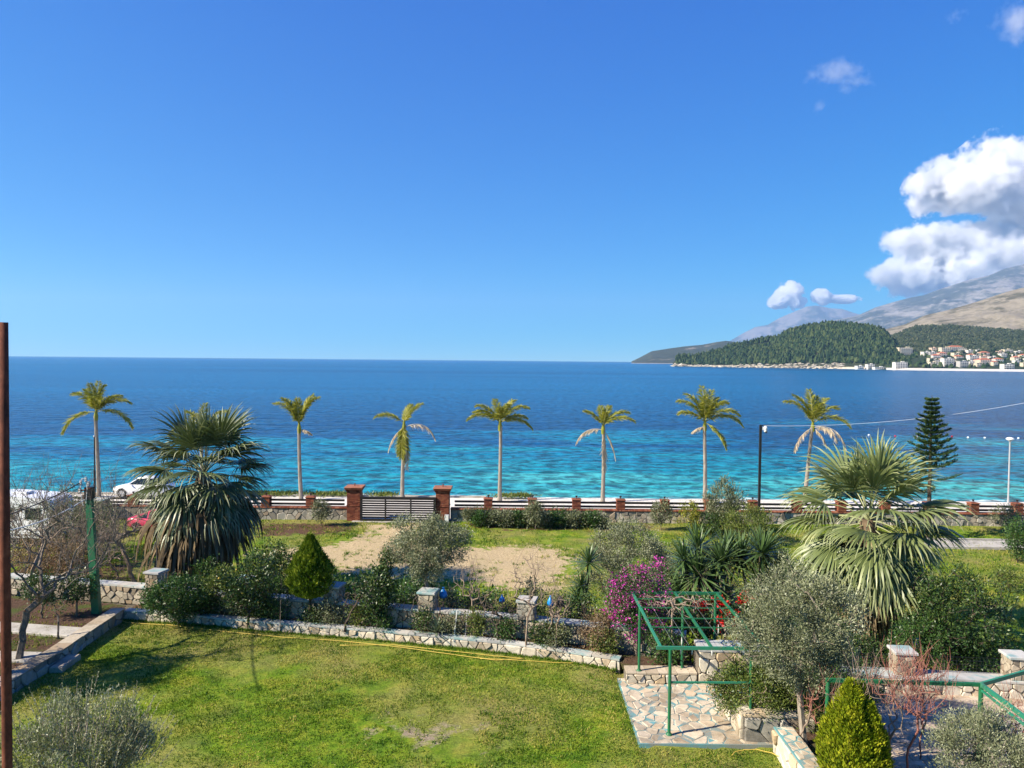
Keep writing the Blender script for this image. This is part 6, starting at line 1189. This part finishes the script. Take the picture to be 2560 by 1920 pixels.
P = W(393, 1500, 1.05); zt = WY(391, 1340, P[1])[2]; th = thing('tall_cane', 'tall cane with a yellow bottle tied low beside the fan palm', 'cane', P); g = G(); g.tube([P, P + [-.02, 0, zt - P[2]]], [.018, .012], 5); g.obj('cane', B_TWIG, th); c = WY(391, 1446, P[1] - .06); g = G(); g.lathe(c - [0, 0, .22], [(.03, 0), (.07, .03), (.075, .28), (.03, .38), (.03, .43)], 8); g.obj('bottle', M_YEL, th)
for i, (px, py, ty, dx) in enumerate([(1135, 1594, 1526, 8), (1163, 1592, 1528, 5), (660, 1342, 1300, 20), (700, 1570, 1500, 2), (310, 1420, 1270, 0)]):
    Y = W(px, py, 1.05)[1] if i not in (2, 4) else (50.4 if i == 2 else 38.0); a = WY(px, py, Y); a[2] = 1.03 if i not in (2, 4) else -.05; b_ = WY(px + dx, ty, Y); g = G(); g.tube([a, b_], .022 if i == 0 else .014, 6); tag(g.obj('stake', M_CABLE if i < 2 else B_TWIG), ['white painted stake leaning against the garden wall', 'thin grey stake right of the white one', 'slanting prop of the staked young olive', 'thin stake beside the lemon tree', 'tall thin dry reed between green pole and fan palm'][i], 'stake')
# yellow hose along the wall
def hose(label, pts, rad=.012):
    g = G(); P = [W(px, py, .83) for px, py in pts]; Q = []
    for i in range(len(P) - 1):
        for t in np.linspace(0, 1, 6, endpoint=False): Q.append(P[i] + (P[i + 1] - P[i]) * t + np.array([0, 0, .006 * math.sin(i + t * 3)]))
    Q.append(P[-1]); g.tube(Q, rad, 6); return tag(g.obj('garden_hose', M_YEL, None, True), label, 'hose')
hose('yellow garden hose lying along the foot of the white planter wall', [(296, 1538), (306, 1552), (318, 1557), (420, 1562), (560, 1578), (700, 1592), (860, 1603), (1000, 1618), (1100, 1632), (1200, 1645), (1240, 1650), (1310, 1646), (1240, 1640), (1130, 1628), (980, 1612), (850, 1613)])
hose('yellow garden hose turning up over the planter wall by the dry shrub', [(1200, 1646), (1300, 1651), (1400, 1657), (1432, 1657), (1455, 1645), (1472, 1632)])
hose('yellow hose loop on the grass below the corner wall', [(1830, 1888), (1838, 1880), (1860, 1875), (1890, 1873), (1930, 1882), (1965, 1900), (1985, 1925)])
# mesh fence panels on the garden walls
def mesh_panel(label, a, b, z0, h):
    a, b = np.asarray(a, float), np.asarray(b, float); L = np.linalg.norm(b - a); n = int(L / .10); g = G()
    for i in range(n + 1): p = a + (b - a) * i / n; g.tube([(*p, z0), (*p, z0 + h)], .0035, 3, False)
    for z in np.linspace(.02, h, 5): g.tube([(*a, z0 + z), (*b, z0 + z)], .005, 3, False)
    return tag(g.obj('mesh_fence', M_BLACK), label, 'fence')
mesh_panel('wire mesh fence panel between pale and grey stone pillars', (-2.7, 28.5), (.25, 27.85), 1.82, .42); mesh_panel('wire mesh fence panel right of the grey stone pillar', (1.0, 27.65), (4.3, 26.8), 1.82, .42)
mesh_panel('wire mesh fence panel left of the pillar on the turquoise ledge', (8.6, 24.55), (12.1, 24.25), 1.33, .5); mesh_panel('wire mesh fence panel between the two right hand pillars', (12.85, 24.2), (15.5, 24.0), 1.33, .5)
# mooring buoys
for i, (px, py) in enumerate([(2172, 1087), (2238, 1090), (2293, 1091), (2380, 1091), (2420, 1093), (2462, 1094), (2546, 1095)]):
    c = W(px, py, -1.9); g = G(); g.lathe(c - [0, 0, .3], [(.03, .1), (.15, .16), (.18, .26), (.13, .38), (.03, .42)], 10); tag(g.obj('buoy', L_RED if i in (1, 3) else M_WHITE, None, True), 'small red swimming buoy on the water off the beach' if i in (1, 3) else 'small white swimming buoy on the water off the beach', 'buoy', 'swimming buoys off the beach')
# grey drum at the right edge, loose stones by the palm stump
P = lotp(2556, 27.3); th = thing('water_drum', 'blue grey plastic drum lying on the right lawn', 'drum', P); g = G(); g.tube([P + [-.4, 0, .3], P + [-.36, 0, .3], P + [.36, 0, .3], P + [.4, 0, .3]], [.25, .29, .29, .25], 14); g.obj('barrel', paint('drum_grey', (.20, .25, .33), .5, .4, .15), th, True); g = G(); g.tube([P + [-.12, 0, .3], P + [-.08, 0, .3]], .3, 14); g.obj('hoop', M_GREYP, th)
r = np.random.default_rng(77)
for i in range(9):
    c = lotp(2300 + 75 * r.random(), 30.0 + r.uniform(-.8, .5)); g = G(); s_ = r.uniform(.12, .26); g.add(BT[0] * [s_, s_ * .8, s_ * .8] * (1 + r.normal(0, .15, (len(BT[0]), 1))) + c - [0, 0, .04], BT[1], r.random()); tag(g.obj('garden_rock', M_LIME), 'pale loose garden rock around the trimmed palm trunk', 'rock', 'rocks around the palm trunk')
for i in range(10):
    c = lotp(r.uniform(150, 330), r.uniform(33.5, 36)); g = G(); s_ = r.uniform(.15, .36); g.add(BT[0] * [s_, s_ * .8, s_ * .8] * (1 + r.normal(0, .15, (len(BT[0]), 1))) + c - [0, 0, .04], BT[1], r.random()); tag(g.obj('garden_rock', M_LIME), 'pale loose rock in the rough ground behind the green pole', 'rock', 'rocks behind the green pole')
